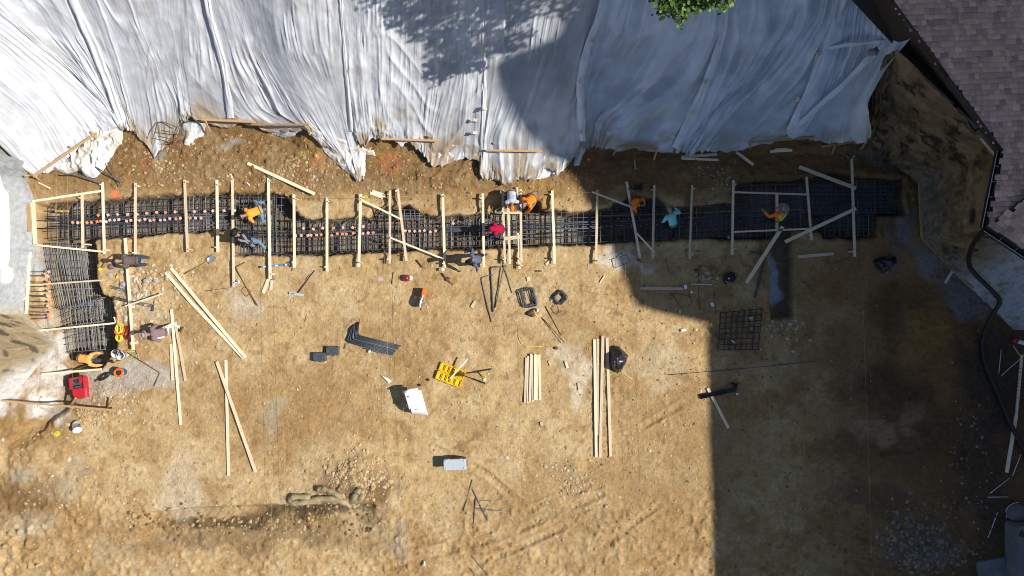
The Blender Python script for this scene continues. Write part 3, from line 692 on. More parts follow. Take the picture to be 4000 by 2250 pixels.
strap('broad bright folded seam hanging below the leafy branch', [(2840,-200),(2820,0),(2812,140),(2775,260),(2725,390),(2680,480),(2630,590)], 17, .36, sd=4)
strap('diagonal folded seam with a stake in the upper right plastic', [(3330,-200),(3262,60),(3205,200),(3140,370),(3095,460),(3066,525)], 16, .42, sd=5)
strap('level folded crease between two stakes in the rightmost plastic', [(3200,206),(3280,203),(3375,198),(3400,200)], 7, (.45,.95), sd=6)
strap('long slanted folded crease in the rightmost plastic', [(3395,215),(3330,275),(3240,370),(3150,450),(3078,522)], 11, (1.0,.42), sd=7)
strap('dark edged upright fold right of the large grey white sheet', [(1330,-200),(1342,100),(1362,330),(1376,520)], 9, .16, (.60,.615,.64), sd=8)
strap('upright fold at the left side of the building shadow', [(1895,-200),(1893,150),(1890,380),(1884,600)], 11, .20, (.64,.65,.67), sd=9)
strap('bright fold running down from the top left of the large grey white sheet', [(270,-150),(300,0),(390,200),(450,360),(490,480)], 17, .24, (.80,.81,.82), sd=10)
strap('sunlit fold running down the middle of the large grey white sheet', [(800,-150),(830,60),(880,240),(905,400),(912,470)], 12, .22, (.66,.67,.69), sd=11)
def crumple(label, poly, seed, h=.16, dirt=.5, name='bunched_plastic', dz=.05, z0=0.0, cat='plastic', tint=(.80,.795,.785), fq=3.4):
    us = [p[0] for p in poly]; vs = [p[1] for p in poly]
    nu = int((max(us) - min(us)) / 2.6) + 2; nv = int((max(vs) - min(vs)) / 2.6) + 2
    A, B = np.meshgrid(np.linspace(min(us) - 4, max(us) + 4, nu), np.linspace(min(vs) - 4, max(vs) + 4, nv))
    x, y = (A - 2000) / 100, (1125 - B) / 100
    ww = 10 * (fbm(x, y, 3, 3, seed) - .5)
    d = sdp(A + ww, B + ww, poly)
    xb, yb, zb = bank_grid(A, B)
    gzv = np.maximum(zb, np.interp(B.ravel(), [0, 1], [0, 0]).reshape(B.shape))
    f1 = ridged(x * fq + .8 * fbm(x, y, 2, 2, seed), y * fq * .9, seed + 1, 1.3); f2 = ridged(x * fq * 2.4, y * fq * 2.2, seed + 2, 1.2); f3 = fbm(x, y, 1.8, 3, seed + 3)
    hh = h * (.55 * f1 + .28 * f2 + .6 * f3) * ss(4, -14, d) 
    z = gzv + dz + hh + z0
    keep = d < 2
    F = gridfaces(nv, nu)[:, ::-1]; kf = keep.ravel()[F].all(1)
    c = np.array(tint)[None] * np.ones(A.size)[:, None]
    m = (ss(.45, .62, fbm(x, y, 2.2, 3, seed + 6)) * dirt + .35 * dirt * ss(.35, .05, f1)).ravel()[:, None]
    c = c * (1 - np.clip(m, 0, 1)) + np.array((.42,.32,.19))[None] * np.clip(m, 0, 1)
    V = np.stack([xb, yb, z], 2).reshape(-1, 3)
    F = F[kf]; used = np.unique(F); mp = np.zeros(len(V), int); mp[used] = np.arange(len(used))
    o = link(name, np_mesh(name, V[used], mp[F], c[used]), 'plastic' if tint[0] > .1 else 'black')
    top(o, label, cat)
    return o
crumple('crumpled dirty white plastic bunched at the left corner of the slope', [(205,660),(300,590),(345,545),(420,500),(488,482),(480,560),(455,590),(430,640),(400,680),(360,696),(335,690),(320,665),(270,682)], 5, .34, .45)
crumple('bright white ball of bunched plastic beside the short rebar', [(345,640),(380,590),(435,580),(450,610),(405,665),(380,692),(345,692),(335,670)], 15, .42, .05, tint=(.84,.84,.84))
crumple('dirty plastic flap hanging beside the bent rebar hoops', [(715,490),(730,478),(810,480),(795,530),(760,545),(745,572),(725,568),(730,530)], 25, .14, .6)
crumple('dirty plastic bunch below the second batter board', [(1000,488),(1190,490),(1150,530),(1105,537),(1060,522)], 35, .14, .5)
crumple('torn plastic point trailing onto the dirt between batter boards', [(1210,500),(1300,520),(1430,580),(1465,590),(1470,612),(1425,600),(1425,700),(1395,702),(1340,660),(1270,595)], 45, .16, .55)
crumple('muddy plastic scrap beside the third batter board', [(1690,560),(1830,560),(1885,600),(1860,612),(1790,625),(1740,645),(1685,625)], 55, .16, .75)
crumple('muddy plastic flap lying flat on the bench half in sun', [(1885,615),(1950,598),(2110,600),(2270,565),(2250,610),(2200,668),(2110,700),(2000,702),(1910,705),(1872,688)], 65, .10, .55, fq=2.2)
crumple('rolled plastic hem along the slope foot beside the right corner', [(2910,560),(2960,520),(3010,500),(3060,520),(3110,490),(3240,500),(3290,530),(3370,540),(3340,560),(3250,558),(3180,542),(3060,540),(2980,552)], 75, .30, .1, tint=(.72,.72,.74))
crumple('short white plastic tail hanging at the shadow line', [(2268,560),(2288,562),(2280,600),(2262,650),(2240,645),(2250,600)], 85, .12, .3)
# sheet hanging over the concrete face at the far left
def west_sheet():
    vs = np.linspace(610, 1055, 90); V = []; cc = []
    for i, v in enumerate(vs):
        edge = np.interp(v, [610, 720, 760, 900, 1010, 1055], [-20, 10, 34, 40, 38, 30])
        for j in range(46):
            f = j / 45; u = edge - f * 300
            z = .25 + (140 - u) / 440 * 3.4 + .10 + .10 * float(ridged(np.array(v / 90 + f * .6), np.array(f * 4.0), 3)) * (f > 0)
            V.append(tuple(W(u, v, z)))
    o = link('plastic_sheet', np_mesh('plastic_sheet', V, gridfaces(90, 46), np.tile((.80,.81,.82), (len(V), 1))), 'plastic')
    top(o, 'white plastic strip hanging over the grey concrete face at the left edge', 'plastic sheet', 'white plastic sheets over the cut slopes')
west_sheet()
b = MB(); b.ell((0, 0, 0), (.34, .34, .12), nz=.16, seed=9, n=26, m=16, fq=2.6)
o = b.build('bunched_plastic', 'white', None, loc=W(18, 1075, 1.05)); top(o, 'white plastic bundle at the end of the left edge strip', 'plastic')

# ------------------------------------------------------------------ house with shingled roof
def pz(u, v, f):
    z = 5.0
    for k in range(25):
        p = W(u, v, z); z = f(p.x, p.y)
    return W(u, v, z)
rf = lambda x, y: 5.0 + .10 * (y - 1.85)
E0 = W(3850, 890, 5.0); E1 = W(4000, 990, 5.0); ed = (E1 - E0).normalized(); en = Vector((-ed.y, ed.x, 0))
rf2 = lambda x, y: 5.0 + .28 * ((x - E0.x) * en.x + (y - E0.y) * en.y)
main = [pz(*p, rf) for p in [(3270,-290),(3480,0),(3695,295),(3910,590),(3850,890)]]
far = [Vector((24, 3.6, rf(24, 3.6))), Vector((24, 20, rf(24, 20))), Vector((main[0].x + 1, 20, rf(0, 20)))]
houseo = empty('house', (17, 6, 0)); top(houseo, 'house with mauve brown shingle roof and dark brown siding', 'house')
def hpart(name, mb, m, par=None): 
    o = mb.build(name, m); o.parent = par or houseo; o.matrix_parent_inverse = Matrix.Translation((-17, -6, 0)) if par is None else Matrix()
    if par is not None: o.matrix_parent_inverse = par.matrix_world.inverted()
    return o
deck = MB(); dp = main + far
deck.add([p - Vector((0, 0, .05)) for p in dp] + [p - Vector((0, 0, .22)) for p in dp], [tuple(range(len(dp)))] + [(i, i + len(dp), (i+1) % len(dp) + len(dp), (i+1) % len(dp)) for i in range(len(dp))])
hpart('roof_deck', deck, 'brown')
def shingles(poly, f, ax, name):
    pl = [(p.x, p.y) for p in poly]; rgn = np.random.default_rng(12); V = []; Fq = []; Cc = []
    ax = Vector(ax).normalized(); ay = Vector((-ax.y, ax.x, 0)); o0 = Vector((poly[0].x, poly[0].y, 0)); o0 = Vector((13, 2, 0))
    pal = np.array([(.76,.48,.35),(.66,.42,.33),(.82,.54,.39),(.56,.355,.30),(.76,.50,.38),(.70,.45,.345)])
    cand = []
    r = -60
    while r < 60:
        yy = r * .165; s = -8 + rgn.random() * .3
        while s < 10:
            w = rgn.uniform(.11, .24); cand.append((s, yy, w, r)); s += w + .004
        r += 1
    cx = np.array([[o0.x + ax.x * (s + w/2) + ay.x * (yy + .09), o0.y + ax.y * (s + w/2) + ay.y * (yy + .09)] for s, yy, w, r in cand])
    ok = (sdp(cx[:, 0], cx[:, 1], pl) < -.04) & (cx[:, 0] < 19.5) & (cx[:, 1] < 11)
    for (s, yy, w, r), k in zip(cand, ok):
        if not k: continue
        th = rgn.choice((.04, .05, .055)); q = []
        drop = rgn.choice((0, 0, .03))
        for (a, bb, up) in ((s, yy - drop, th), (s + w, yy - drop, th), (s + w, yy + .178, .004), (s, yy + .178, .004)):
            p = o0 + ax * a + ay * bb; q.append((p.x, p.y, f(p.x, p.y) + up))
        i = len(V); V += q + [(q[0][0], q[0][1], q[0][2] - th - .02), (q[1][0], q[1][1], q[1][2] - th - .02)]
        Fq += [(i, i+1, i+2, i+3), (i, i+4, i+5, i+1), (i+3, i+4, i, i), (i+1, i+5, i+2, i+2)]
        c = pal[rgn.integers(len(pal))] * rgn.uniform(.8, 1.2); Cc += [c] * 6
    me = bpy.data.meshes.new(name); me.from_pydata(V, [], [tuple(dict.fromkeys(t)) for t in Fq]); me.update()
    a = me.color_attributes.new('col', 'FLOAT_COLOR', 'POINT'); c = np.ones((len(V), 4), np.float32); c[:, :3] = np.array(Cc); a.data.foreach_set('color', c.ravel())
    o = link(name, me, 'shingle', houseo); o.matrix_parent_inverse = Matrix.Translation((-17, -6, 0)); return o
vt = pz(4100, 690, rf)
hip = [E0, W(4300, 1190, 5.0), Vector((24, 1.6, 5.6)), Vector((20.5, 4.2, 5.3))]
mp2 = main + [Vector((20.5, 4.6, rf(20.5, 4.6))), Vector((20.5, 11.5, rf(20, 11.5))), Vector((main[0].x, 11.5, 6))]
shingles(mp2, rf, (1, .035, 0), 'roof')
h2 = [E0, W(4300, 1190, 5.0), Vector((19.5, 2.0, 6)), pz(4060, 700, rf)]
d2 = MB(); d2.add([Vector((p.x, p.y, rf2(p.x, p.y))) - Vector((0, 0, .03)) for p in h2], [tuple(range(4))]); hpart('roof_deck', d2, 'brown')
shingles(h2, rf2, ed, 'hip_roof')
sid = MB()
bl = [W(3270,-60,5.0), W(3508,195,4.05), W(3700,385,4.15), W(3902,598,4.25)]
for a, c, d, e in zip(main[:3], main[1:4], bl[:3], bl[1:4]):
    i_ = Vector((.02, .02, -.06)); sid.add([a + i_, c + i_, e, d], [(0, 3, 2, 1)])
hpart('siding', sid, 'brown')
fl = MB()
for (u0, v0, u1, v1, z) in ((3506,195,3605,292,4.35),(3602,292,3722,402,4.42),(3735,415,3815,494,4.45),(3815,502,3898,600,4.45)):
    a, c = W(u0, v0, z), W(u1, v1, z); d = (c - a).normalized(); n = Vector((-d.y, d.x, 0))
    rot = Matrix((d, n, Vector((0, 0, 1)))).transposed()
    fl.box((a + c) / 2 + Vector((-.10, -.10, .12)), ((c - a).length, .10, .12), rot)
hpart('base_flashing', fl, 'pale_trim')
dr = MB()
for a, c in zip(main[:3], main[1:4]): dr.tube([a + Vector((0, 0, .02)), c + Vector((0, 0, .045))], .045, 8)
hpart('drip_edge', dr, 'black')
def gutter(a, c):
    d = (c - a).normalized(); n = Vector((d.y, -d.x, 0)); n = n if n.x < 0 or n.y < 0 else -n
    b = MB(); prof = [(0, .02), (0, -.10), (.13, -.10), (.13, .02), (.115, .02), (.115, -.085), (.012, -.085), (.012, .02)]
    vs = []
    for p in (a, c): vs += [p + n * x + Vector((0, 0, z)) for x, z in prof]
    m = len(prof); b.add(vs, [(i, (i+1) % m, (i+1) % m + m, i + m) for i in range(m)] + [tuple(range(m)), tuple(range(m, 2*m))[::-1]])
    o = hpart('gutter', b, 'black')
    r = MB(); r.tube([a + n * .125 + Vector((0, 0, .025)), c + n * .125 + Vector((0, 0, .025))], .010, 5); hpart('gutter_rim', r, 'grey', o)
    for k in range(1, 5):
        s = MB(); p = a.lerp(c, k / 5); s.tube([p + Vector((0, 0, .022)), p + n * .12 + Vector((0, 0, .022))], .008, 4); hpart('gutter_strap', s, 'grey', o)
gutter(main[3], main[4]); gutter(E0, W(4150, 1090, 5.0))
hb = MB(); hb.box((20.8, 8.5, 2.2), (7, 10, 5.2)); hpart('wall', hb, 'brown')
# unseen tall block, added and outlined to cast the shadow over the pit
BX = 33.0
prof = []
shadow = [(2800,2600),(2781,2250),(2769,1750),(2760,1262),(2560,1216),(2480,1190),(2435,1080),(2370,950),(2290,795),(2250,720),(2180,640),(2075,575),(2000,500),(1945,400),(1910,300),(1900,262),(1985,215),(2155,150),(2175,90),(2215,45),(2260,-40),(2330,-200)]
for (u, v) in shadow:
    x, y, z = [float(q) for q in bank_grid(np.array([float(u)]), np.array([float(v)]))]
    t = (BX - x) / SUN_K
    prof.append((y - SUN_Y * t, z + t))
fac = MB()
pf = [(prof[0][0] - 9, prof[0][1])] + prof + [(prof[-1][0] + 2, prof[-1][1]), (24, prof[-1][1])]
vsA = [(BX, y, z) for y, z in pf] + [(BX, pf[-1][0], -.5), (BX, pf[0][0], -.5)]
m = len(vsA); vsB = [(BX + 12, y, z) for _, y, z in vsA]
fac.add(vsA + vsB, [tuple(range(m))[::-1], tuple(range(m, 2*m))] + [(i, (i+1) % m, (i+1) % m + m, i + m) for i in range(m)])
blk = fac.build('shadow_block', 'facade'); top(blk, 'unseen tall block added beyond the shingled roof to cast the big shadow', 'building')
for fy in range(-14, 12, 3):
    for fz in range(2, 12, 3):
        w = MB(); w.box((BX - .02, fy + .5, fz + .5), (.06, 1.1, 1.3)); wo_ = w.build('window', 'glass', blk)  # made-up windows dressing the added block

# ------------------------------------------------------------------ tree beyond the top edge
tro = empty('street_tree', (7.4, 15.5, 5.6)); top(tro, 'leafy green tree whose lowest branch reaches into the top of the view', 'tree')
tb = MB(); tb.tube([(0,0,-.3),(.05,-.2,1.8),(-.1,-.7,3.6),(0,-1.4,5.2),(.1,-2.2,7.4)], [.22,.19,.16,.12,.05], 10)
tb.build('trunk', 'bark', tro)
rgl = np.random.default_rng(21); LV = []; LF = []; LC = []
lb = MB()
def leafy(c, rad, n, br=None):
    for _ in range(n):
        d = rgl.normal(size=3); d /= np.linalg.norm(d); p = np.array(c) + d * np.array(rad) * rgl.random() ** .45
        for _k in range(5):
            q = p + rgl.normal(size=3) * .07; s = rgl.uniform(.04, .075); a = rgl.random() * 6.28; ti = rgl.normal(size=2) * .5
            ux = np.array((math.cos(a), math.sin(a), ti[0])) * s; uy = np.array((-math.sin(a), math.cos(a), ti[1])) * s
            i = len(LV); LV.extend([q - ux, q - uy * .8 + ux * .1, q + ux, q + uy * .8 + ux * .1]); LF.append((i, i+1, i+2, i+3))
            col = np.array((.075,.145,.012)) * rgl.uniform(.45, 1.5); LC.extend([col] * 4)
TO = np.array((7.4, 15.5, 5.6))
def wl(u, v, z): return np.array(tuple(W(u, v, z))) - TO
CL = [(3.4,10.2,12.4,(.7,.7,.4),40),(3.9,9.2,12.3,(.6,.5,.4),30),(4.4,9.8,12.4,(.9,.8,.5),70),(4.9,8.7,12.2,(.7,.5,.4),45),(5.6,9.6,12.6,(1.2,.9,.6),130),(6.3,8.6,12.3,(.9,.7,.4),85),(7.2,9.4,12.9,(1.4,1.0,.7),170),(7.3,7.9,12.2,(.9,.55,.4),80),(8.1,7.5,12.3,(.8,.45,.35),60),(8.6,8.7,12.6,(1.1,.8,.5),120),(9.3,7.9,12.4,(.7,.5,.4),55),
      (9.8,9.5,12.8,(1.2,1.0,.6),120),(10.8,9.1,12.5,(.9,.7,.4),60),(11.3,10.2,12.6,(.8,.8,.5),50),(6.0,11.2,13.2,(1.6,1.2,.8),170),(8.4,11.2,13.4,(1.9,1.2,.8),210),(10.4,11.4,13,(1.5,1.2,.7),120),(7.2,13.2,13.4,(2.4,1.5,1),200),(9.8,13.4,13,(1.8,1.4,1),120)]
for (x, y, z, r, n) in CL: leafy(np.array((x, y, z)) - TO, r, int(n * 1.6))
for (u, v, ru, rv, n) in [(2640,15,70,26,60),(2605,40,30,22,18),(2590,55,14,16,8),(2660,50,22,10,10),(2650,65,14,10,6),(2662,82,12,8,6),(2683,63,12,8,6),(2645,70,10,8,4),(2700,12,40,14,24),(2722,28,18,12,10),(2712,38,10,8,5),(2780,12,40,14,22),(2835,15,12,16,10),(2760,24,14,8,6),(2565,4,20,8,8)]:
    k = (1 - 9.0 / H) / 100
    leafy(wl(u, v - 6, 9.0), (ru * k, rv * k, .15), int(n * .62))
for (u0, v0, u1, v1) in [(2700,-120,2640,40),(2640,40,2662,80),(2700,-120,2720,25),(2760,-150,2830,10)]:
    lb.tube([tuple(wl(u0, v0, 9.3)), tuple((wl(u0, v0, 9.2) + wl(u1, v1, 9.1)) / 2), tuple(wl(u1, v1, 9.0))], [.035,.02,.006], 5)
for (x, y, z, r_, n_) in CL:
    e = np.array((x, y, z)) - TO; lb.tube([(0, -1.4, 4.6), tuple(e * .5 + np.array((0, -.5, 2.6))), tuple(e)], [.07,.045,.012], 5)
lb.build('branch', 'bark', tro)
cr = np_mesh('crown', LV, LF, np.array(LC), False); link('crown', cr, 'leaf', tro)
# ------------------------------------------------------------------ reinforcement cages in the trench
def share(o, loc=None, rz=None, parent=None):
    c = o.copy(); COL.objects.link(c)
    if parent is not None: c.parent = parent
    if loc is not None: c.location = loc
    if rz is not None: c.rotation_euler = (0, 0, rz)
    return c
rc = random.Random(4)
def cage(label, q, nl, nc, m='steel', zt=-.10, zb=-.74, r=.0145, along=True):
    """q: corner pixels TL, TR, BR, BL of the top mat"""
    nc = int(nc * 1.3); nl += 1
    c = [W(u, v, zt) for u, v in q]
    ctr = sum(c, Vector()) / 4
    t = empty('rebar_cage', (ctr.x, ctr.y, zb)); top(t, label, 'rebar cage', 'rebar cages in the trench')
    o0 = Vector((ctr.x, ctr.y, zb))
    def P(s, w, z): p = c[0].lerp(c[1], s).lerp(c[3].lerp(c[2], s), w); return Vector((p.x, p.y, z)) - o0
    for z in (zt, zb):
        for i in range(nl):
            w = (i + .5) / nl if i not in (0, nl - 1) else (.02 if i == 0 else .98)
            w += rc.uniform(-.012, .012); e0, e1 = rc.uniform(-.012, .012), rc.uniform(-.012, .012)
            n = 7
            b = MB(); b.tube([P(-.012 + e0 + (1.024 + e1 - e0) * k / n, w + rc.uniform(-.005, .005), z + .024 + rc.uniform(-.006, .006)) for k in range(n + 1)], r, 5)
            b.build('long_bar', m, t)
    for i in range(nc):
        s = (i + .5 + rc.uniform(-.16, .16)) / nc
        sk = rc.uniform(-.25, .25) / nc
        b = MB(); pts = [P(s, -.02, zb), P(s + sk * .3, -.02, zt), P(s + sk, 1.02, zt), P(s + sk, 1.02, zb), P(s, -.02, zb)]
        q2 = []
        for a, d in zip(pts[:-1], pts[1:]): q2 += [a.lerp(d, .04), a.lerp(d, .5) + Vector((rc.uniform(-.008,.008), rc.uniform(-.008,.008), 0)), a.lerp(d, .96)]
        b.tube(q2 + [q2[0]], r, 5, cap=False); b.build('stirrup', m if rc.random() < .75 else 'steelgrey', t)
    return t
cage('left end rebar cage under the two rows of orange caps', [(188,795),(900,763),(903,892),(190,935)], 6, 26)
cage('wide rebar cage where the orange shirted worker kneels, beside the blue level', [(908,765),(1108,766),(1108,992),(912,990)], 8, 9)
cage('longest rebar cage running through the middle of the trench', [(1112,862),(2090,832),(2090,957),(1112,990)], 6, 34)
cage('shaded rebar cage under the teal shirted worker', [(2095,832),(2860,800),(2860,924),(2095,957)], 6, 27)
cage('short rebar cage in the bay below the pair of wood blocks', [(1468,815),(1650,822),(1650,856),(1468,860)], 3, 7, 'steelgrey')
cage('small rebar cage in the bay under the shaded orange hooded worker', [(2400,795),(2590,780),(2590,815),(2400,822)], 3, 7)
cage('rebar cage under the worker in the wide brimmed straw hat', [(2872,720),(3150,712),(3150,922),(2872,926)], 8, 12)
cage('rebar cage at the far right end of the trench', [(3165,698),(3522,706),(3528,830),(3165,838)], 7, 15)
cage('rebar cage in the right pit below the far right end', [(3212,842),(3420,840),(3418,920),(3214,925)], 4, 9)
cage('left turned rebar cage beside the horizontal dowels', [(165,955),(338,955),(362,1195),(222,1205)], 8, 11, 'steelgrey')
cage('lowest left rebar cage above the bending orange worker', [(240,1205),(400,1165),(415,1368),(258,1378)], 7, 9, 'steelgrey')
# dowels with caps
def cap_thing(m, lab, p, rz, s=.062):
    c = MB(); c.rbox((0, 0, .02), (s*1.6, s*1.6, .03), .012, 2); c.tube([(0, 0, -.06), (0, 0, .01)], .022, 8)
    o = c.build('safety_cap', m, p); o.rotation_euler = (0, 0, rz); return o
CAPNAME = {'orangecap': 'orange', 'pinkcap': 'faded pink', 'greycap': 'dusty grey'}
def row(pts, where, zc=.12, base=-.75, kinds='ooopppg', horiz=None):
    for i, (u, v) in enumerate(pts):
        k = {'o': 'orangecap', 'p': 'pinkcap', 'g': 'greycap', 'w': 'white'}[kinds[rc.randrange(len(kinds))]]
        z = zc + rc.uniform(-.05, .05)
        p = W(u, v, z)
        d = MB()
        if horiz is None: d.tube([(rc.uniform(-.10, .10), rc.uniform(-.05, .12), base - z), (0, 0, 0)], .013, 5)
        else: d.tube([(horiz, rc.uniform(-.03, .03), 0), (0, 0, -.03)], .014, 5)
        o = d.build('dowel', 'steel', None, loc=p); top(o, f'dowel with {CAPNAME[k]} cap, {ORD[i]} from the {"top" if horiz else "left"} in {where}', 'dowel', 'capped dowels in the trench')
        cap_thing(k, None, o, rc.uniform(0, 1.5))
row([(385,841),(423,840),(460,838),(499,838),(536,837),(574,833),(612,830),(647,830),(685,828),(722,828),(760,827),(801,826),(832,824),(876,823),(917,822)], 'the upper left trench row')
row([(285,869),(305,870),(321,869),(341,870),(358,869),(380,866),(395,864),(416,866),(430,860),(448,860),(465,858),(495,864),(512,861),(532,859),(546,861),(567,857),(587,862),(602,859),(627,860),(644,859),(664,854),(688,855),(705,853),(727,852),(743,852),(764,852),(786,852)], 'the lower left trench row')
row([(1146,892),(1186,892),(1224,895),(1261,891),(1303,891),(1340,889),(1378,889),(1419,885)], 'the upper middle trench row')
row([(1155,921),(1177,920),(1203,920),(1215,919),(1237,918),(1255,917),(1280,917),(1296,919),(1318,913),(1338,914),(1353,914),(1380,911),(1400,915),(1418,912),(1438,910),(1458,909)], 'the lower middle trench row')
row([(1583,902),(1600,903),(1620,903),(1640,902),(1658,901),(1681,906),(1702,902)], 'the leaning crossbar row', kinds='ppgg')
row([(1770,873)], 'the magenta hood spot', kinds='p')
row([(192,1062),(183,1077),(190,1080),(193,1103),(192,1120),(195,1139),(187,1155),(194,1160),(194,1181),(187,1195),(196,1202),(197,1221),(190,1233),(193,1244)], 'the left wall column', zc=.25, kinds='oppp', horiz=-.72)
wr = [(1520,892),(1545,893),(1785,872),(1800,900),(1822,901),(1846,900),(1870,899),(1893,898),(2208,888),(2240,887),(2275,886),(2307,885),(2347,884),(2368,882),(2387,883),(2409,881),(2425,880),(2437,881),(2467,882),(2501,883),(2527,876),(2568,877),(2600,873),(2629,874)]
wr2 = [(2648,873),(2665,872),(2689,873),(2715,871),(2745,870),(2775,869),(2805,868),(2835,867),(2890,866),(2925,864),(2960,862),(2415,854),(2455,852),(2497,851),(2538,852),(2690,848)]
for i, (u, v) in enumerate(wr + wr2):
    z = .02 + rc.uniform(-.04, .04); d = MB(); d.tube([(rc.uniform(-.1, .1), rc.uniform(-.05, .15), -.75 - z), (0, 0, 0)], .013, 5)
    d.ell((0, 0, .012), (.03, .03, .018), n=8, m=4)
    o = d.build('dowel', 'steelgrey', None, loc=W(u, v, z)); top(o, 'bare grey dowel with a pale tip in the middle or right trench', 'dowel', 'bare dowels in the right half of the trench')
# bundled bars and hooked bars lying along the middle of the cages
for k, (pts, z) in enumerate([([(190,855),(520,848),(905,838)], -.07), ([(190,880),(520,872),(905,858)], -.07), ([(122,858),(330,858),(600,850)], .0), ([(122,892),(340,890),(620,884),(900,875)], .0),
                              ([(915,905),(1150,905),(1420,896)], -.06), ([(915,915),(1150,930),(1500,915)], -.06), ([(1420,900),(1700,893),(2000,880)], -.06), ([(1460,912),(1700,905),(1960,900)], -.06),
                              ([(1880,882),(2150,876),(2420,866)], -.06), ([(1880,900),(2150,896),(2380,890)], -.06), ([(2400,870),(2650,862),(2870,850)], -.06), ([(2400,885),(2650,876),(3050,858)], -.06), ([(2870,840),(3100,825),(3330,790)], -.06), ([(2870,815),(3150,790),(3420,770)], -.06)]):
    b = MB()
    for j in range(3):
        o5 = rc.uniform(-7, 7); b.tube([W(u + rc.uniform(-6, 6), v + o5 + rc.uniform(-1.5, 1.5), z + .02 * (j % 3)) for u, v in pts], .0115, 5)
    o = b.build('rebar_bundle', 'steel'); top(o, f'bundle of dark bars lying on the cages, {ORD[k]} from the left end of the trench', 'rebar bundle', 'bar bundles along the trench')

# ------------------------------------------------------------------ lumber
def plank(name, p0, p1, w, th, label, cat, m='wood', group=None, parent=None, up=True):
    p0, p1 = Vector(p0), Vector(p1); d = p1 - p0; L = d.length; x = d.normalized()
    y = Vector((0, 0, 1)).cross(x).normalized(); z = x.cross(y)
    b = MB(); n = 1
    ch = .004
    b.box((0, 0, 0), (L, w, th)); o = b.build(name, m)
    o.matrix_world = Matrix.Translation((p0 + p1) / 2 + z * th / 2) @ Matrix((x, y, z)).transposed().to_4x4()
    if label: top(o, label, cat, group)
    return o
def sub(child, parent):
    bpy.context.view_layer.update(); child.parent = parent; child.matrix_parent_inverse = parent.matrix_world.inverted()
RAILS = [(322,757,325,970),(402,713,409,992),(530,715,530,998),(722,703,734,985),(848,703,852,985),(908,668,914,1120),(1049,695,1056,1090),(1149,760,1151,1045),(1278,773,1278,1060),(1410,758,1402,1044),(1524,745,1523,1030),
         (1554,738,1588,1020),(1730,758,1738,1045),(1886,756,1891,1044),(1963,742,1973,1030),(1984,750,1992,1032),(2025,910,2030,1050),(2034,740,2037,1025),(2157,745,2167,1030),(2333,742,2328,1030),(2447,710,2500,1007),(2555,723,2549,1010),
         (2703,723,2693,1012),(2864,705,2859,995),(3145,640,3169,938),(3325,600,3338,1003)]
stk = MB(); stk.box((0, 0, -.16), (.045, .045, .46), taper=1.0); stk = stk.mesh('stake')
for i, (u0, v0, u1, v1) in enumerate(RAILS):
    z = .17 + rc.uniform(-.02, .05); t = W((u0 + u1) / 2, (v0 + v1) / 2, z)
    r = empty('trench_crossbar', t)
    top(r, f'pale timber crossbar spanning the trench, {ORD[i]} from the left', 'crossbar', 'timber crossbars over the trench')
    p = plank('rail', W(u0, v0, z), W(u1, v1, z), .088 + rc.uniform(-.008, .008), .04, None, None)
    p.parent = r; p.matrix_parent_inverse = Matrix.Translation(-t)
    for e, (u, v) in enumerate(((u0, v0), (u1, v1))):
        side = rc.choice((-1, 1)); vv = v + (14 if e == 0 else -16) + rc.uniform(-6, 6)
        s = bpy.data.objects.new('stake', stk); COL.objects.link(s)
        if e == 0 and i == 0: stk.materials.append(M['wood'])
        s.parent = r; s.location = W(u + side * 7.2, vv, z + .05) - t; s.rotation_euler = (0, 0, rc.uniform(-.3, .3)); s.scale = (1.0 + .9 * (rc.random() < .4), 1, 1)
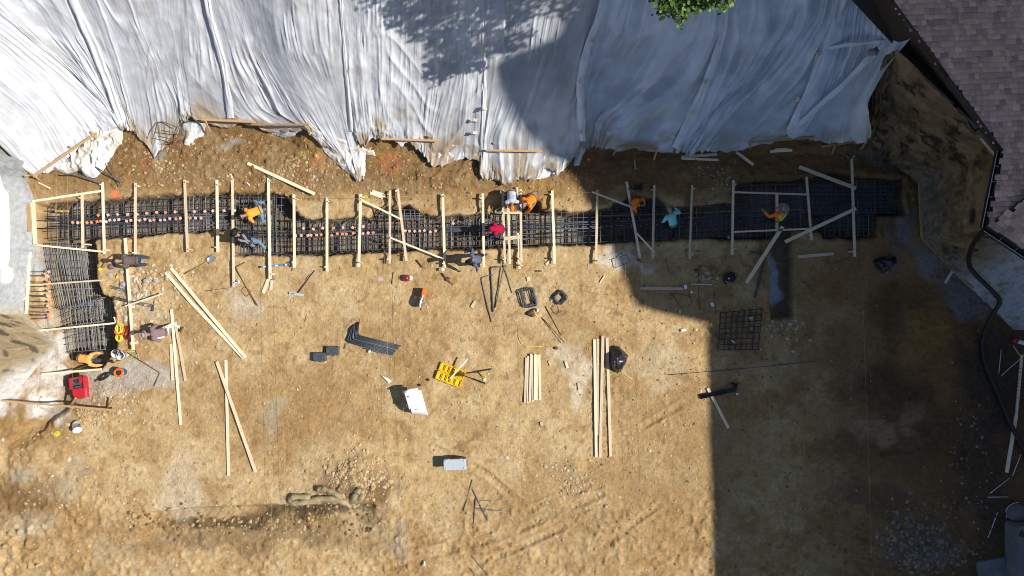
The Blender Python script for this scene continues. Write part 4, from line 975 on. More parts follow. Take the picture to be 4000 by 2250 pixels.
OTH = [ # long name, u0, v0, u1, v1, width, height
 ('slanted timber joining the three leftmost crossbars above the trench', 127,787,400,746,.085,.20), ('upright pale board at the left end of the trench', 130,790,139,956,.15,.20),
 ('slanted timber across the left end of the trench above the turned cage', 137,957,412,984,.07,.20), ('timber across the turned trench beside the kneeling grey jacket worker', 118,1114,408,1094,.06,.22),
 ('timber across the turned trench just above the lowest cage', 158,1291,462,1261,.065,.22), ('timber beside the red toolbox in front of the bending orange worker', 165,1461,398,1442,.075,.15),
 ('upright pale board along the left wall beside the horizontal dowels', 118,985,104,1226,.11,.22), ('tan board nailed diagonally along the left wall corner', 106,1228,208,1342,.12,.12),
 ('upright rail on cleats between the grey jacket worker and the white pails', 490,930,522,1366,.105,.24),
 ('thin board leaning over the upright rail near the bent bars', 490,1196,634,1148,.05,.30),
 ('long plank lying diagonally on the bank above the wide cage', 968,638,1230,758,.12,.22), ('diagonal brace joining the tenth and eleventh crossbars', 1410,780,1566,856,.07,.25), ('diagonal brace below the eleventh crossbar toward the plaid worker', 1524,928,1736,1013,.065,.25),
 ('diagonal brace left of the shaded orange hooded worker', 2313,750,2473,812,.07,.25), ('short diagonal brace left of the teal worker', 2486,910,2556,986,.06,.25), ('diagonal plank above the far right cage', 3120,652,3342,736,.13,.26),
 ('long diagonal plank below the far right cage', 3066,945,3342,815,.13,.26), ('long plank leaning down beside the side trench', 2915,1105,3056,885,.14,.24), ('upper long rail across the shaded cage near the straw hat worker', 2866,751,3150,760,.065,.24),
 ('lower long rail across the shaded cage near the straw hat worker', 2866,906,3160,894,.065,.24), ('upright board behind the straw hat worker', 3034,756,3034,896,.10,.20), ('short cross piece under the two workers heads', 1964,832,2037,832,.09,.27), ('pale cross piece joining four crossbars below the orange hoodie worker', 1968,933,2038,925,.14,.26),
 ('upper stub of a crossbar behind the lavender shirted worker', 2021,731,2023,830,.07,.20), ('thin stake leaning against the white pails', 448,1238,470,1300,.06,.25), ('tan board with pink marks upright at the right wall foot', 3590,700,3601,930,.10,.20), ('tan board following the foot of the right wall diagonally', 3600,930,3800,1128,.09,.15),
 ('orange marked board standing at the left end wall', 112,795,116,905,.12,.35)]
for lab, u0, v0, u1, v1, w, z in OTH:
    plank('timber_brace', W(u0, v0, z), W(u1, v1, z), w, .04, lab, 'board', 'wood' if 'tan' not in lab else 'oldwood', 'boards fixed around the trench')
for (u, v, lab) in [(492,1010,'wide short cleat under the top of the upright rail'), (510,1081,'wide short cleat at the middle of the upright rail'), (517,1199,'wide short cleat below the middle of the upright rail'), (524,1340,'wide short cleat near the lower end of the upright rail'),
                    (104,1115,'short cleat on the left wall board'), (92,1168,'short dark tipped cleat low on the left wall board')]:
    plank('cleat', W(u - 15, v + 2, .20), W(u + 17, v - 3, .20), .09, .035, lab, 'cleat', 'wood', 'short cleats under the rails')
LOOSE = [('long board of the crossed pair beside the shovel, upper one',668,1046,960,1396,.115),('half length board running under the crossed long pair',648,1064,742,1174,.115),('lower board of the crossed long pair ending by the bent wire',738,1170,953,1399,.115),
 ('longest of the three boards fanned below the crossed pair',671,1208,707,1659,.095),('right board of the three fanned boards',685,1256,726,1487,.095),('shortest left board of the three fanned boards',669,1342,676,1485,.10),
 ('slanted board of the tall V shaped pair',848,1412,999,1843,.11),('upright board of the tall V shaped pair',883,1405,894,1857,.10),
 ('leftmost board of the four long boards beside the black trash bag',2322,1325,2329,1785,.105),('second board of the four long boards beside the black trash bag',2335,1323,2334,1700,.095),('third board of the four, its top highest',2355,1311,2344,1786,.11),('board touching the black trash bag on its left',2371,1319,2385,1782,.11),
 ('wide plank lying in the shade left of the folded white paper',2501,1126,2668,1128,.11),('narrow plank lying in the shade right of the white cup',2698,1110,2784,1112,.05),('pale plank right of the side trench',3116,1003,3255,991,.12),('short plank leaning at the foot of the right wall',3735,1032,3691,1105,.10),
 ('upper pale board of the shaded pair under the plastic',2661,614,2800,603,.11),('lower pale board of the shaded pair under the plastic',2663,620,2805,625,.08),('pointed stake lying in shade below the plastic hem',2875,594,2942,644,.10),('upper pale stake of the pair under the right plastic hem',3025,584,3078,581,.07),('lower pointed stake of the pair under the right plastic hem',3008,592,3093,587,.10),
 ('upper wood block of the pair on the upper bank',1455,748,1507,766,.12),('lower wood block of the pair on the upper bank',1446,754,1496,772,.11),('pointed stake on the dirt beside the red pail',1051,1087,1028,1145,.12),('short block next to the pointed stake',1063,1093,1058,1133,.10),('small block on dirt left of the bent bars',1857,1176,1842,1200,.10),
 ('small pale block above the rectangular hoop stack',2062,1081,2066,1097,.12),('pale pointed stake below the crossbar in the middle',2156,1012,2132,1034,.09),('small stick right of the pale dust patch',2361,1078,2343,1105,.05),('block beside the lumber stack',2209,1411,2217,1437,.09),('block on the pale dust below the stack',2259,1496,2263,1523,.08),('tiny block on dirt below the lumber stack',2113,1648,2117,1662,.09),
 ('board carrying the black bent bar bundle in the shade',2764,1516,2845,1672,.11),('long board with dark ties near the right edge',3990,1385,3968,1620,.10),('lower half board near the right edge ending on gravel',3968,1620,3931,1845,.13),('yellowish stake at the bottom right corner',3975,2032,3998,2260,.07),
 ('small stick lying at the upper left on dirt',152,713,197,736,.05),('small offcut on the pale dust left of the block',2143,1410,2150,1428,.05),('scrap of wood in the pit right of the pale dust',2655,1212,2656,1222,.05),('pale pallet scrap beside the right gravel',3900,880,3905,890,.03)][:-1]
for lab, u0, v0, u1, v1, w in LOOSE:
    a, c = G(u0, v0), G(u1, v1); zz = max(a.z, c.z, G((u0+u1)/2, (v0+v1)/2).z) + .012
    lift = .045 if ('upper one' in lab or 'slanted board' in lab or 'third board' in lab) else 0
    if lab.startswith('board carrying'): lift = 0
    plank('plank', W(u0, v0, a.z + .012 + lift) if abs(a.z - c.z) > .12 else W(u0, v0, zz + lift), W(u1, v1, c.z + .012 + lift) if abs(a.z - c.z) > .12 else W(u1, v1, zz + lift), w, .04, lab, 'board', 'wood', 'loose boards lying on the site')
for i, (u0, u1, v0, v1, k) in enumerate([(2056,2051,1397,1572,0),(2064,2062,1390,1574,0),(2075,2070,1382,1570,1),(2083,2081,1386,1568,0),(2091,2089,1383,1562,1),(2099,2098,1385,1562,0),(2107,2110,1384,1560,0)]):
    z = gz(*g(2080, 1480)) + .02 + .042 * k
    plank('plank', W(u0, v0, z), W(u1, v1, z), .085, .04, f'board of the neat lumber stack in the pit centre, {ORD[i]} from its left', 'board', 'wood', 'boards of the lumber stack')
# batter boards under the plastic
BAT = [('left corner batter board with pink marks in front of the bright plastic', (132,690,378,520), [(355,512,395,558),(280,575,245,573),(118,675,160,705),(95,690,150,680)]),
       ('long batter board along the plastic beside the bent hoops', (788,468,1000,478), [(803,470,820,512)]), ('batter board with a leg at its right end left of the plastic tail', (985,487,1208,488), [(1200,478,1212,525),(985,470,1000,485)]),
       ('short batter board below the wrinkled plastic', (1490,543,1722,551), [(1494,525,1486,560),(1678,530,1664,552)]), ('pink marked batter board over the flat plastic flap', (1898,588,2118,592), [(1930,555,1932,580)]), ('shaded batter board with two splayed legs', (2402,569,2566,582), [(2412,572,2397,603),(2568,578,2554,622)]),
       ('shaded batter board under the rolled plastic hem', (2925,556,3180,538), [(2930,555,2928,578),(3168,538,3163,548)]), ('shaded batter board at the right end of the slope', (3207,574,3394,546), [(3262,565,3250,595),(3385,548,3365,578)]), ('low batter board across the bottom left ditch', (10,1565,455,1602), [(298,1554,275,1590),(440,1560,418,1605)])]
for lab, (u0, v0, u1, v1), legs in BAT:
    zz = [float(bank_grid(np.array([float(u)]), np.array([float(v)]))[2][0]) if v < 800 else G(u, v).z for u, v in ((u0, v0), (u1, v1))]
    a, c = W(u0, v0, zz[0] + .42), W(u1, v1, zz[1] + .42); t = (a + c) / 2
    if v0 > 1000: a, c = W(u0, v0, max(zz) + .35), W(u1, v1, max(zz) + .35); t = (a + c) / 2
    r = empty('batter_board', t); top(r, lab, 'batter board', 'batter boards along the cut')
    p = plank('rail', a, c, .075, .05, None, None, 'oldwood'); p.parent = r; p.matrix_parent_inverse = Matrix.Translation(-t)
    for (x0, y0, x1, y1) in legs:
        f = min(max(((x0 - u0) * (u1 - u0) + (y0 - v0) * (v1 - v0)) / ((u1-u0)**2 + (v1-v0)**2), 0), 1)
        za = a.z * (1 - f) + c.z * f
        p = plank('stake', W(x0, y0, za + .05), W(x1, y1, za - .42), .06, .05, None, None, 'oldwood'); p.parent = r; p.matrix_parent_inverse = Matrix.Translation(-t)
plank('red_marked_lath', W(3432,566,.25), W(3500,600,.12), .05, .02, 'red painted lath lying at the shaded right corner', 'lath', 'red')
plank('plank', W(3415,520,.35), W(3475,575,.2), .07, .03, 'shaded board crossing behind the red lath', 'board', 'oldwood', 'loose boards lying on the site')
plank('plank', W(3430,515,.40), W(3405,565,.2), .05, .03, 'shaded stake crossing the board behind the red lath', 'board', 'oldwood', 'loose boards lying on the site')

# ------------------------------------------------------------------ string lines
STR = [((1012,600),(1038,1125),(1066,2250)),((1062,560),(1088,1125),(1125,2250)),((1488,650),(1512,1300),(1538,2250)),((1550,560),(1565,1300),(1598,2250)),((1995,640),(2055,1300),(2085,2250)),((2440,990),(2462,1500),(2490,2250)),((2516,960),(2526,1500),(2550,2250)),
       ((2905,900),(2925,1500),(2966,2250)),((3363,980),(3382,1500),(3408,2250)),((218,640),(225,1000),(240,1600)),((262,640),(268,1000),(285,1500)),((78,700),(78,800),(70,1100)),((3005,1400),(3010,1700),(3030,2250)),((3150,1500),(3155,1600),(3090,2250))]
for i, s in enumerate(STR):
    b = MB(); b.tube([W(u, v, .32) for u, v in s], .0038, 4)
    o = b.build('string_line', 'string'); top(o, f'thin yellow string line running down the site, {ORD[i]} in order', 'string line', 'yellow string lines')
for i, (s, z) in enumerate([([(1890,768),(2160,755),(2330,752),(2560,739),(2860,737)], .28), ([(2330,842),(2560,838),(2870,825),(3140,818)], .2), ([(1100,775),(1410,775),(1700,762)], .28)]):
    b = MB(); b.tube([W(u, v, z) for u, v in s], .0038, 4); o = b.build('string_line', 'string')
    top(o, ['yellow string stretched along the upper ends of the right crossbars', 'yellow string stretched along the shaded cages', 'yellow string stretched above the middle cages'][i], 'string line', 'yellow string lines')

# ------------------------------------------------------------------ loose bars
def bar(name, pts, r, label, m='steel', cat='rebar', group='loose bars on the dirt', z=None, par=None, bend=True):
    P = []
    for q in pts:
        u, v = q[0], q[1]; dz = q[2] if len(q) > 2 else r * 1.2
        P.append(G(u, v, dz) if z is None else W(u, v, z + dz))
    # round the bends
    Q = [P[0]]
    for a, b_, c in zip(P[:-2], P[1:-1], P[2:]):
        k = min(.06, (a - b_).length * .3, (c - b_).length * .3); p1 = b_ + (a - b_).normalized() * k; p2 = b_ + (c - b_).normalized() * k
        Q += [p1, (p1 + p2 + b_ * 2) / 4, p2]
    Q.append(P[-1])
    b = MB(); b.tube(Q, r, 6); o = b.build(name, m, par, origin=Q[0] if par is None else None)
    if label: top(o, label, cat, group)
    return o
bar('bent_rebar', [(1980,1040,.05),(1917,1044,.05),(1926,1218,.04)], .030, 'thick hooked dark bar standing out on the dirt left of the hoop stack')
bar('bent_rebar', [(1925,1072,.04),(1880,1085,.03),(1888,1130,.03),(1920,1257,.03)], .018, 'thin hooked bar left of the thick hooked bar')
bar('straight_rebar', [(1968,1040,.12),(1951,1120,.06),(1934,1203,.03)], .02, 'straight dark bar leaning right of the thick hooked bar')
bar('straight_rebar', [(1952,970,.15),(1970,1040,.06),(2000,1145,.03)], .014, 'thin bar running down from the trench beside the hooked bars')
bar('straight_rebar', [(2130,1196),(2192,1309)], .016, 'upper of three thin bars below the diamond hoop stack', 'rust')
bar('straight_rebar', [(2113,1238),(2192,1340)], .013, 'lower left of three thin bars below the diamond hoop stack', 'rust')
bar('straight_rebar', [(2120,1243),(2206,1338)], .013, 'lower right of three thin bars below the diamond hoop stack', 'rust')
bar('bent_rebar', [(960,1025,.06),(922,1043,.05),(935,1075),(1008,1195)], .016, 'hooked bar beside the long sixth crossbar', 'rust')
bar('straight_rebar', [(925,1052,.05),(1000,1192)], .015, 'straight bar lying with the hooked bar beside the sixth crossbar', 'rust')
bar('wire_hoop', [(955,1120),(982,1138),(963,1160),(942,1135),(955,1120)], .010, 'small wire hoop under the hooked bar', 'rust', 'hoop')
bar('straight_rebar', [(800,1137),(905,1123)], .012, 'thin bar left of the foot of the sixth crossbar', 'rust')
bar('bent_rebar', [(492,1373,.03),(625,1456),(603,1507)], .018, 'long bar bent at one end below the white pails', 'rust')
for k in range(3):
    bar('bent_rebar', [(447 + k, 1157 + 5*k, .1),(520,1176 + 4*k,.08),(598 - 2*k,1190 + 5*k,.05),(604 - 3*k,1200 + 3*k,.05),(600 - 4*k,1215,.04)], .017, ['upper', 'middle', 'lower'][k] + ' bar of the three bent bars reaching out of the turned trench', 'steel')
for k in range(3):
    bar('straight_rebar', [(372,1096 + 5*k,.2),(450,1118 + 5*k,.12),(520 + 8*k,1143 + 4*k,.05)], .013, ['upper', 'middle', 'lower'][k] + ' thin bar fanning out right of the turned trench', 'steel')
bar('straight_rebar', [(250,680,.4),(300,682,.2),(398,714,.1)], .028, 'thick short bar on the bright bunched plastic', 'steel', z=.35)
bar('straight_rebar', [(420,635,.3),(445,680,.15),(472,728,.06)], .018, 'thin short bar crossing the thick one by the bunched plastic', 'steel', z=.25)
bar('straight_rebar', [(372,652,.3),(478,712,.1)], .026, 'thick short bar pointing at the orange paint mark', 'steel', z=.25)
for k, s in enumerate([[(600,535),(615,478),(635,475),(690,497)],[(700,525),(712,440),(725,438),(800,462)],[(690,555),(710,545),(715,480),(730,475),(785,478)],[(630,510),(700,520)],[(640,555),(705,556),(710,545)],[(618,532),(690,548)]]):
    bar('bent_rebar', [(u, v, .0) for u, v in s], .016, ['leftmost bent hoop over the plastic edge', 'tall bent hoop over the plastic edge', 'wide bent hoop over the plastic edge', 'straight bar low on the plastic edge', 'lowest hooked bar on the plastic edge', 'slanted bar on the plastic edge'][k], 'steel', z=.75, group='bent bars on the plastic')
bar('straight_rebar', [(1845,1873),(1810,1995)], .016, 'leftmost dark bar of the bar group at the bottom centre', 'steel')
bar('straight_rebar', [(1846,1912,.03),(1899,2022,.02)], .016, 'bar slanting right in the bar group at the bottom centre', 'steel')
bar('straight_rebar', [(1858,1944),(1848,2064)], .019, 'upright dark bar in the bar group at the bottom centre', 'steel')
bar('straight_rebar', [(1872,1956),(2005,1950)], .011, 'thin flat bar at the top right of the bar group at the bottom centre', 'steelgrey')
bar('straight_rebar', [(1860,1984),(1992,2000)], .014, 'lower flat bar right of the bar group at the bottom centre', 'steelgrey')
bar('straight_rebar', [(1862,1992),(1985,1999)], .011, 'thinner flat bar beside the lower flat one at the bottom centre', 'steelgrey')
bar('straight_rebar', [(1840,2170),(1905,2245)], .014, 'dark bar at the bottom edge right of the tyre tracks', 'steel')
bar('straight_rebar', [(1835,2218),(1862,2260)], .012, 'short bar cut off by the bottom edge', 'steel')
bar('straight_rebar', [(2608,1464),(2900,1440),(3185,1411)], .014, 'long thin bar lying across the shadow edge', 'steel')
bar('straight_rebar', [(1195,1092,.03),(1212,1070,.03)], .01, 'tiny wire near the push broom', 'rust')
bar('straight_rebar', [(1530,1110),(1537,1063)], .013, 'thin dark stick left of the maroon hard hat', 'rust')
bar('straight_rebar', [(1628,1016),(1652,1044)], .03, 'short charred stick below the diagonal brace', 'rust')
bar('straight_rebar', [(1190,1258),(1198,1230)], .008, 'tiny wire right of the crossed boards', 'rust')
bar('straight_rebar', [(2795,1225,.02),(2790,1150,.02),(2785,1110)], .01, 'thin bar in shade left of the mesh panel', 'rust')
bar('straight_rebar', [(2735,1210),(2728,1130),(2730,1035)], .014, 'thin dark bar above the folded papers in the shade', 'rust')
bar('straight_rebar', [(2575,930,.1),(2600,1010),(2610,1060)], .013, 'thin bar leaving the trench left of the shaded stirrup', 'rust')
for k, s in enumerate([[(2388,1012),(2448,995),(2460,1025),(2398,1048),(2388,1012)],[(2735,1035),(2800,1048),(2795,1075),(2740,1085),(2735,1035)],[(2625,1140),(2650,1192),(2668,1205),(2705,1185),(2690,1150)],[(2615,1170),(2640,1145),(2700,1160)]]):
    bar('stirrup_hoop', s, .010, ['square wire hoop on the white dust at the shadow edge', 'square wire hoop in shade left of the black tool bag', 'bent wire hoop left of the folded papers in shade', 'open wire hoop beside the bent one in shade'][k], 'rust', 'hoop', 'single hoops on the dirt')
bar('stirrup_hoop', [(2152,1205),(2172,1187),(2185,1215),(2170,1229),(2152,1205)], .009, 'single rusty hoop below the diamond hoop stack', 'rust', 'hoop', 'single hoops on the dirt')
bar('stirrup_hoop', [(2158,1222),(2200,1212),(2170,1229),(2154,1226)], .008, 'flattened rusty hoop beside the single hoop', 'rust', 'hoop', 'single hoops on the dirt')
for k in range(2):
    bar('bent_rebar', [(2930,981 + 4*k,.05),(2985,992 + 3*k,.05),(2990 - 3*k,1010,.05),(2968 - 7*k,1100,.03),(2950 - 6*k,1163,.03)], .022, ['upper', 'lower'][k] + ' thick hooked bar on the bank left of the side trench')
bar('straight_rebar', [(3590,955,.3),(3660,887,.9)], .012, 'thin bar sticking out of the right wall', 'steel', z=.2)
bar('straight_rebar', [(3180,1062),(3320,1005)], .012, 'thin dark bar on dirt right of the side trench', 'steel')
# hoop stacks
def hoopstack(label, ctr, hw, hh, rot, n, m, seed):
    t = empty('hoop_stack', G(*ctr)); top(t, label, 'hoop stack'); r = random.Random(seed)
    for k in range(n):
        a = R(rot + r.uniform(-7, 7)); w, h = hw * r.uniform(.86, 1.04), hh * r.uniform(.88, 1.04); ox, oy = r.uniform(-.04, .04), r.uniform(-.05, .05); pts = []
        for cx, cy, a0 in ((w, h, 0), (-w, h, 90), (-w, -h, 180), (w, -h, 270)):
            for j in range(3):
                aa = R(a0 + 45 * j); px = cx - math.copysign(.05, cx) + .05 * math.cos(aa); py = cy - math.copysign(.05, cy) + .05 * math.sin(aa)
                pts.append((ox + px * math.cos(a) - py * math.sin(a), oy + px * math.sin(a) + py * math.cos(a), .02 + k * .013))
        b = MB(); b.tube(pts + [pts[0]], .010, 5, cap=False); b.build('hoop', m if r.random() < .6 else 'steelgrey', t)
hoopstack('rectangular stack of dark stirrup hoops on the dirt', (2068,1164), .22, .34, 14, 16, 'steel', 2)
hoopstack('diamond turned stack of stirrup hoops on the dirt', (2187,1163), .21, .20, 42, 12, 'steel', 3)
# bundle of L bars in the sun
def lbundle(label, pts, n, off, m, r=.017, layers=2):
    """pts: end, corner, end ; bars nest side by side towards off"""
    t = empty('bent_bar_bundle', G(*pts[1])); top(t, label, 'rebar bundle'); o0 = t.location.copy(); z0 = max(G(*p).z for p in pts)
    for k in range(n):
        f = k / (n - 1); rr = random.Random(k)
        P = [W(p[0] + o[0] * f + rr.uniform(-3, 3), p[1] + o[1] * f + rr.uniform(-2, 2), z0 + .02 + (k % layers) * r * 1.9) for p, o in zip(pts, off)]
        a, b_, c = P; q = .10; Q = [a]
        p1 = b_ + (a - b_).normalized() * q; p2 = b_ + (c - b_).normalized() * q
        for j in range(5):
            s = j / 4; Q.append(p1 * (1-s)**2 + b_ * 2 * s * (1-s) + p2 * s * s)
        Q.append(c); b = MB(); b.tube([p - o0 for p in Q], r, 6); b.build('bent_bar', m if k % 7 or m == 'black' else 'steel', t)
    return t
lbundle('neat bundle of dark L shaped bars in the sun', [(1367,1282),(1355,1337),(1530,1388)], 26, [(36,-27),(41,-27),(34,-38)], 'darksteel', .019, 3)
bar('straight_rebar', [(1345,1362),(1353,1342)], .02, 'short grey bar end left under the neat bar bundle', 'steelgrey')
bar('straight_rebar', [(1420,1360,.04),(1540,1395,.03)], .02, 'grey bar lying along the lower edge of the neat bar bundle', 'steelgrey')
lbundle('loose black bundle of L shaped bars across the shadow edge', [(2858,1495),(2878,1528),(2738,1558)], 18, [(22,4),(0,-14),(-2,-16)], 'black', .018, 3)
bar('bent_rebar', [(2798,1528,.06),(2862,1490,.05),(2877,1478,.03),(2888,1498,.03)], .010, 'thin hooked bar on the loose black bundle', 'rust')
# welded mesh panel
t = empty('mesh_panel', G(2893, 1290)); top(t, 'square panel of dark reinforcing mesh lying in the shade', 'mesh panel'); o0 = t.location
for k in range(8):
    f = k / 7
    b = MB(); b.tube([W(2815 + 8 * f + 155 * f, 1222 - 17 * f, .06) - o0, W(2806 + 155 * f, 1365 + 3 * f, .06) - o0], .017, 5); b.build('mesh_bar', 'darksteel', t)
    b = MB(); b.tube([W(2812, 1222 + 145 * f, .08) - o0, W(2978 - 14 * f, 1206 + 160 * f, .08) - o0], .017, 5); b.build('mesh_bar', 'darksteel', t)
# ------------------------------------------------------------------ tools and containers
def thing(name, label, cat, u, v, rz=0.0, dz=0.0, group=None, z=None):
    p = G(u, v, dz) if z is None else W(u, v, z)
    return top(empty(name, p, R(rz)), label, cat, group)
def ringpts(r, z, n=16, cx=0, cy=0): return [(cx + r * math.cos(2*math.pi*k/n), cy + r * math.sin(2*math.pi*k/n), z) for k in range(n + 1)]
# dark cases
for lab, u, v, rz in (('left one of two dark grey tool cases, a step lower', 1253, 1393, 0), ('right one of two dark grey tool cases, beside the bent bar bundle', 1303, 1369, -1)):
    t = thing('tool_case', lab, 'tool case', u, v, rz, group='dark grey tool cases')
    MB().rbox((0, 0, .08), (.49, .35, .15), .03).build('body', 'charcoal', t)
    l = MB().rbox((0, .005, .185), (.48, .335, .055), .04).build('lid', 'charcoal', t)
    b = MB(); b.box((0, 0, .217), (.11, .07, .012))
    for sx in (-1, 1):
        for sy in (-1, 1): b.tube([(.055*sx, .035*sy, .215), (.20*sx, .14*sy, .214)], .009, 4)
    b.build('rib', 'charcoal', l)
    MB().box((0, -.178, .12), (.10, .03, .04)).build('handle', 'black', t)
    for sx in (-1, 1): MB().box((.15*sx, -.176, .16), (.04, .02, .05)).build('latch', 'dkgrey', t)
# red toolbox
t = thing('toolbox', 'red toolbox with a black open tray beside the ditch', 'toolbox', 325, 1511, 7)
MB().rbox((0, 0, .13), (.52, .82, .24), .03).build('body', 'red', t)
b = MB()
for x, y, w, d in ((-.265, .19, .045, .44), (.265, .19, .045, .44), (0, .40, .56, .04), (0, -.03, .56, .03)): b.box((x, y, .31), (w, d, .13))
tr = b.build('tray', 'red', t)
MB().box((0, .185, .265), (.49, .40, .02)).build('liner', 'charcoal', tr)
b = MB(); b.box((.16, .28, .30), (.16, .17, .05)); b.build('organizer', 'red', tr)
b = MB(); b.tube([(-.2,.06,.29),(-.05,.10,.30),(.2,.08,.29)], .02, 6); b.tube([(-.15,.3,.29),(.0,.18,.30)], .022, 6); b.tube([(-.02,.33,.29),(.02,.22,.29)], .025, 6); b.build('hand_tools', 'black', tr)
MB().rbox((0, -.22, .27), (.50, .36, .05), .03).build('lid', 'red', t)
MB().tube([(-.09,-.405,.25),(-.06,-.43,.26),(.06,-.43,.26),(.09,-.405,.25)], .014, 6).build('handle', 'black', t)
# pail and buckets
def pail(label, u, v, m, rz=0, tilt=None, dz=0.0, cat='pail', name='pail', grp=None, r=.15, h=.36):
    t = thing(name, label, cat, u, v, rz, dz, grp)
    b = MB(); prof = [(r*.84, 0), (r*.86, .01), (r, h-.03), (r+.012, h-.03), (r+.012, h), (r-.008, h), (r*.82, .02), (.001, .02)]
    b.lathe(prof, 20); b.build('body', m, t)
    h_ = MB(); h_.tube([((r+.012)*math.cos(a), (r+.012)*math.sin(a)*.95, h - .05 - .10*math.sin(a) if False else h - .04) for a in [k*math.pi/10 for k in range(11)]], .006, 5); h_.build('bail_handle', 'dkgrey', t)
    if tilt: t.rotation_euler = tuple(R(q) for q in tilt)
    return t
p = pail('white pail with dark marking tipped over on the dirt', 303, 1652, 'white', tilt=(55, 0, 40), dz=.10)
b = MB(); b.tube([(.149, -.03, .20), (.151, 0, .22), (.149, .03, .17)], .010, 4); b.tube([(.148, .05, .20), (.143, .07, .16)], .010, 4); b.build('marking', 'navy_cloth', p)
pw = pail('left white pail of tools beside the upright rail', 470, 1378, 'white', group if False else 0, tilt=(0, 0, 0), grp='white pails beside the upright rail')
pw = pail('right white pail of tools beside the upright rail', 490, 1386, 'white', 0, grp='white pails beside the upright rail')
for i, (u, v) in enumerate(((470,1370),(490,1374))):
    b = MB(); rr = random.Random(i)
    for k in range(9): b.tube([(rr.uniform(-.1,.1), rr.uniform(-.05,.1), .1), (rr.uniform(-.14,.14), rr.uniform(.0,.16), .46)], .016, 5)
    o = b.build('hand_tools', 'blackmat', None, loc=G(u, v + 8)); top(o, f'dark hand tools sticking up from the {["left","right"][i]} white pail', 'hand tools')
t = thing('pail', 'orange pail with yellow rope and mesh beside the upright rail', 'pail', 488, 1288)
b = MB(); b.lathe([(.15,0),(.155,.01),(.19,.37),(.205,.37),(.205,.40),(.175,.40),(.15,.03),(.001,.03)], 22); b.build('body', 'orange', t)
def coil(name, label, cat, u, v, r, m, n, tr, dz, sd, group=None, squash=1.0, z=None, hgt=.012):
    rr = random.Random(sd); b = MB(); P = []
    for k in range(n * 14):
        a = 2 * math.pi * k / 14; q = r * (1 + .16 * math.sin(a * .37 + sd) + rr.uniform(-.05, .05)); P.append((q * math.cos(a) + rr.uniform(-.01,.01), q * squash * math.sin(a) + rr.uniform(-.01,.01), .02 + hgt * k / 14 + rr.uniform(0, .01)))
    b.tube(P, tr, 5); o = b.build(name, m, None, loc=G(u, v, dz) if z is None else W(u, v, z)); top(o, label, cat, group); return o
coil('rope_coil', 'yellow rope heaped inside the orange pail', 'rope', 489, 1280, .11, 'yelrope', 7, .018, .26, 3, squash=1.5, hgt=.03)
coil('rope_coil', 'tangled yellow rope heap above the white pails', 'rope', 476, 1316, .10, 'yelrope', 9, .016, .05, 5, squash=1.35, hgt=.022)
coil('hose_coil', 'dark red cord tangle beside the orange pail', 'cord', 505, 1300, .15, 'maroon', 8, .012, .03, 7, squash=1.5, hgt=.018)
for lab, m, u0, v0, u1, v1 in (('pink tool handle leaning out of the orange pail', 'pinkcap', 483, 1262, 487, 1228), ('orange tool handle leaning out of the orange pail', 'orangecap', 491, 1258, 490, 1232)):
    b = MB(); b.tube([G(u0, v0, .35), G(u1, v1, .45)], .022, 8); o = b.build('long_tool', m); top(o, lab, 'tool')
t = thing('pail', 'blue pail under the orange hose coil', 'pail', 484, 1452); b = MB(); b.lathe([(.13,0),(.15,.3),(.16,.3),(.16,.33),(.14,.33),(.12,.02),(.001,.02)], 20); b.build('body', 'blue', t)
coil('hose_coil', 'bright orange hose coil resting on the blue pail', 'hose', 487, 1451, .145, 'orange', 9, .018, .32, 9, hgt=.010)
b = MB(); b.ell((0,0,0),(.10,.10,.06), nz=.3, seed=4); o = b.build('cord_bundle', 'blackmat', None, loc=G(484, 1451, .38)); top(o, 'dark cord bundle in the centre of the orange hose coil', 'cord')
t = thing('tool_bag', 'black oblong tool bag lying between toolbox and hose coil', 'tool bag', 412, 1470, 33)
b = MB(); b.ell((0,0,.09),(.27,.115,.10), n=20, m=12, nz=.08, seed=2); b.build('body', 'black', t); b = MB(); b.tube([(-.25,0,.10),(-.34,.06,.05),(-.42,.03,.03),(-.40,.12,.03)], .025, 6); b.build('strap', 'dkgrey', t); MB().tube([(-.04,0,.19),(.08,.01,.195)], .012, 6).build('zip', 'metal', t)
b = MB(); b.ell((0,0,.04),(.10,.05,.05), nz=.5, seed=14, fq=4); b.ell((.08,-.05,.03),(.07,.03,.03), nz=.4, seed=6); o = b.build('glove', 'black', None, loc=G(436, 1410, .02)); top(o, 'black gloves lying beside the green rake', 'gloves')
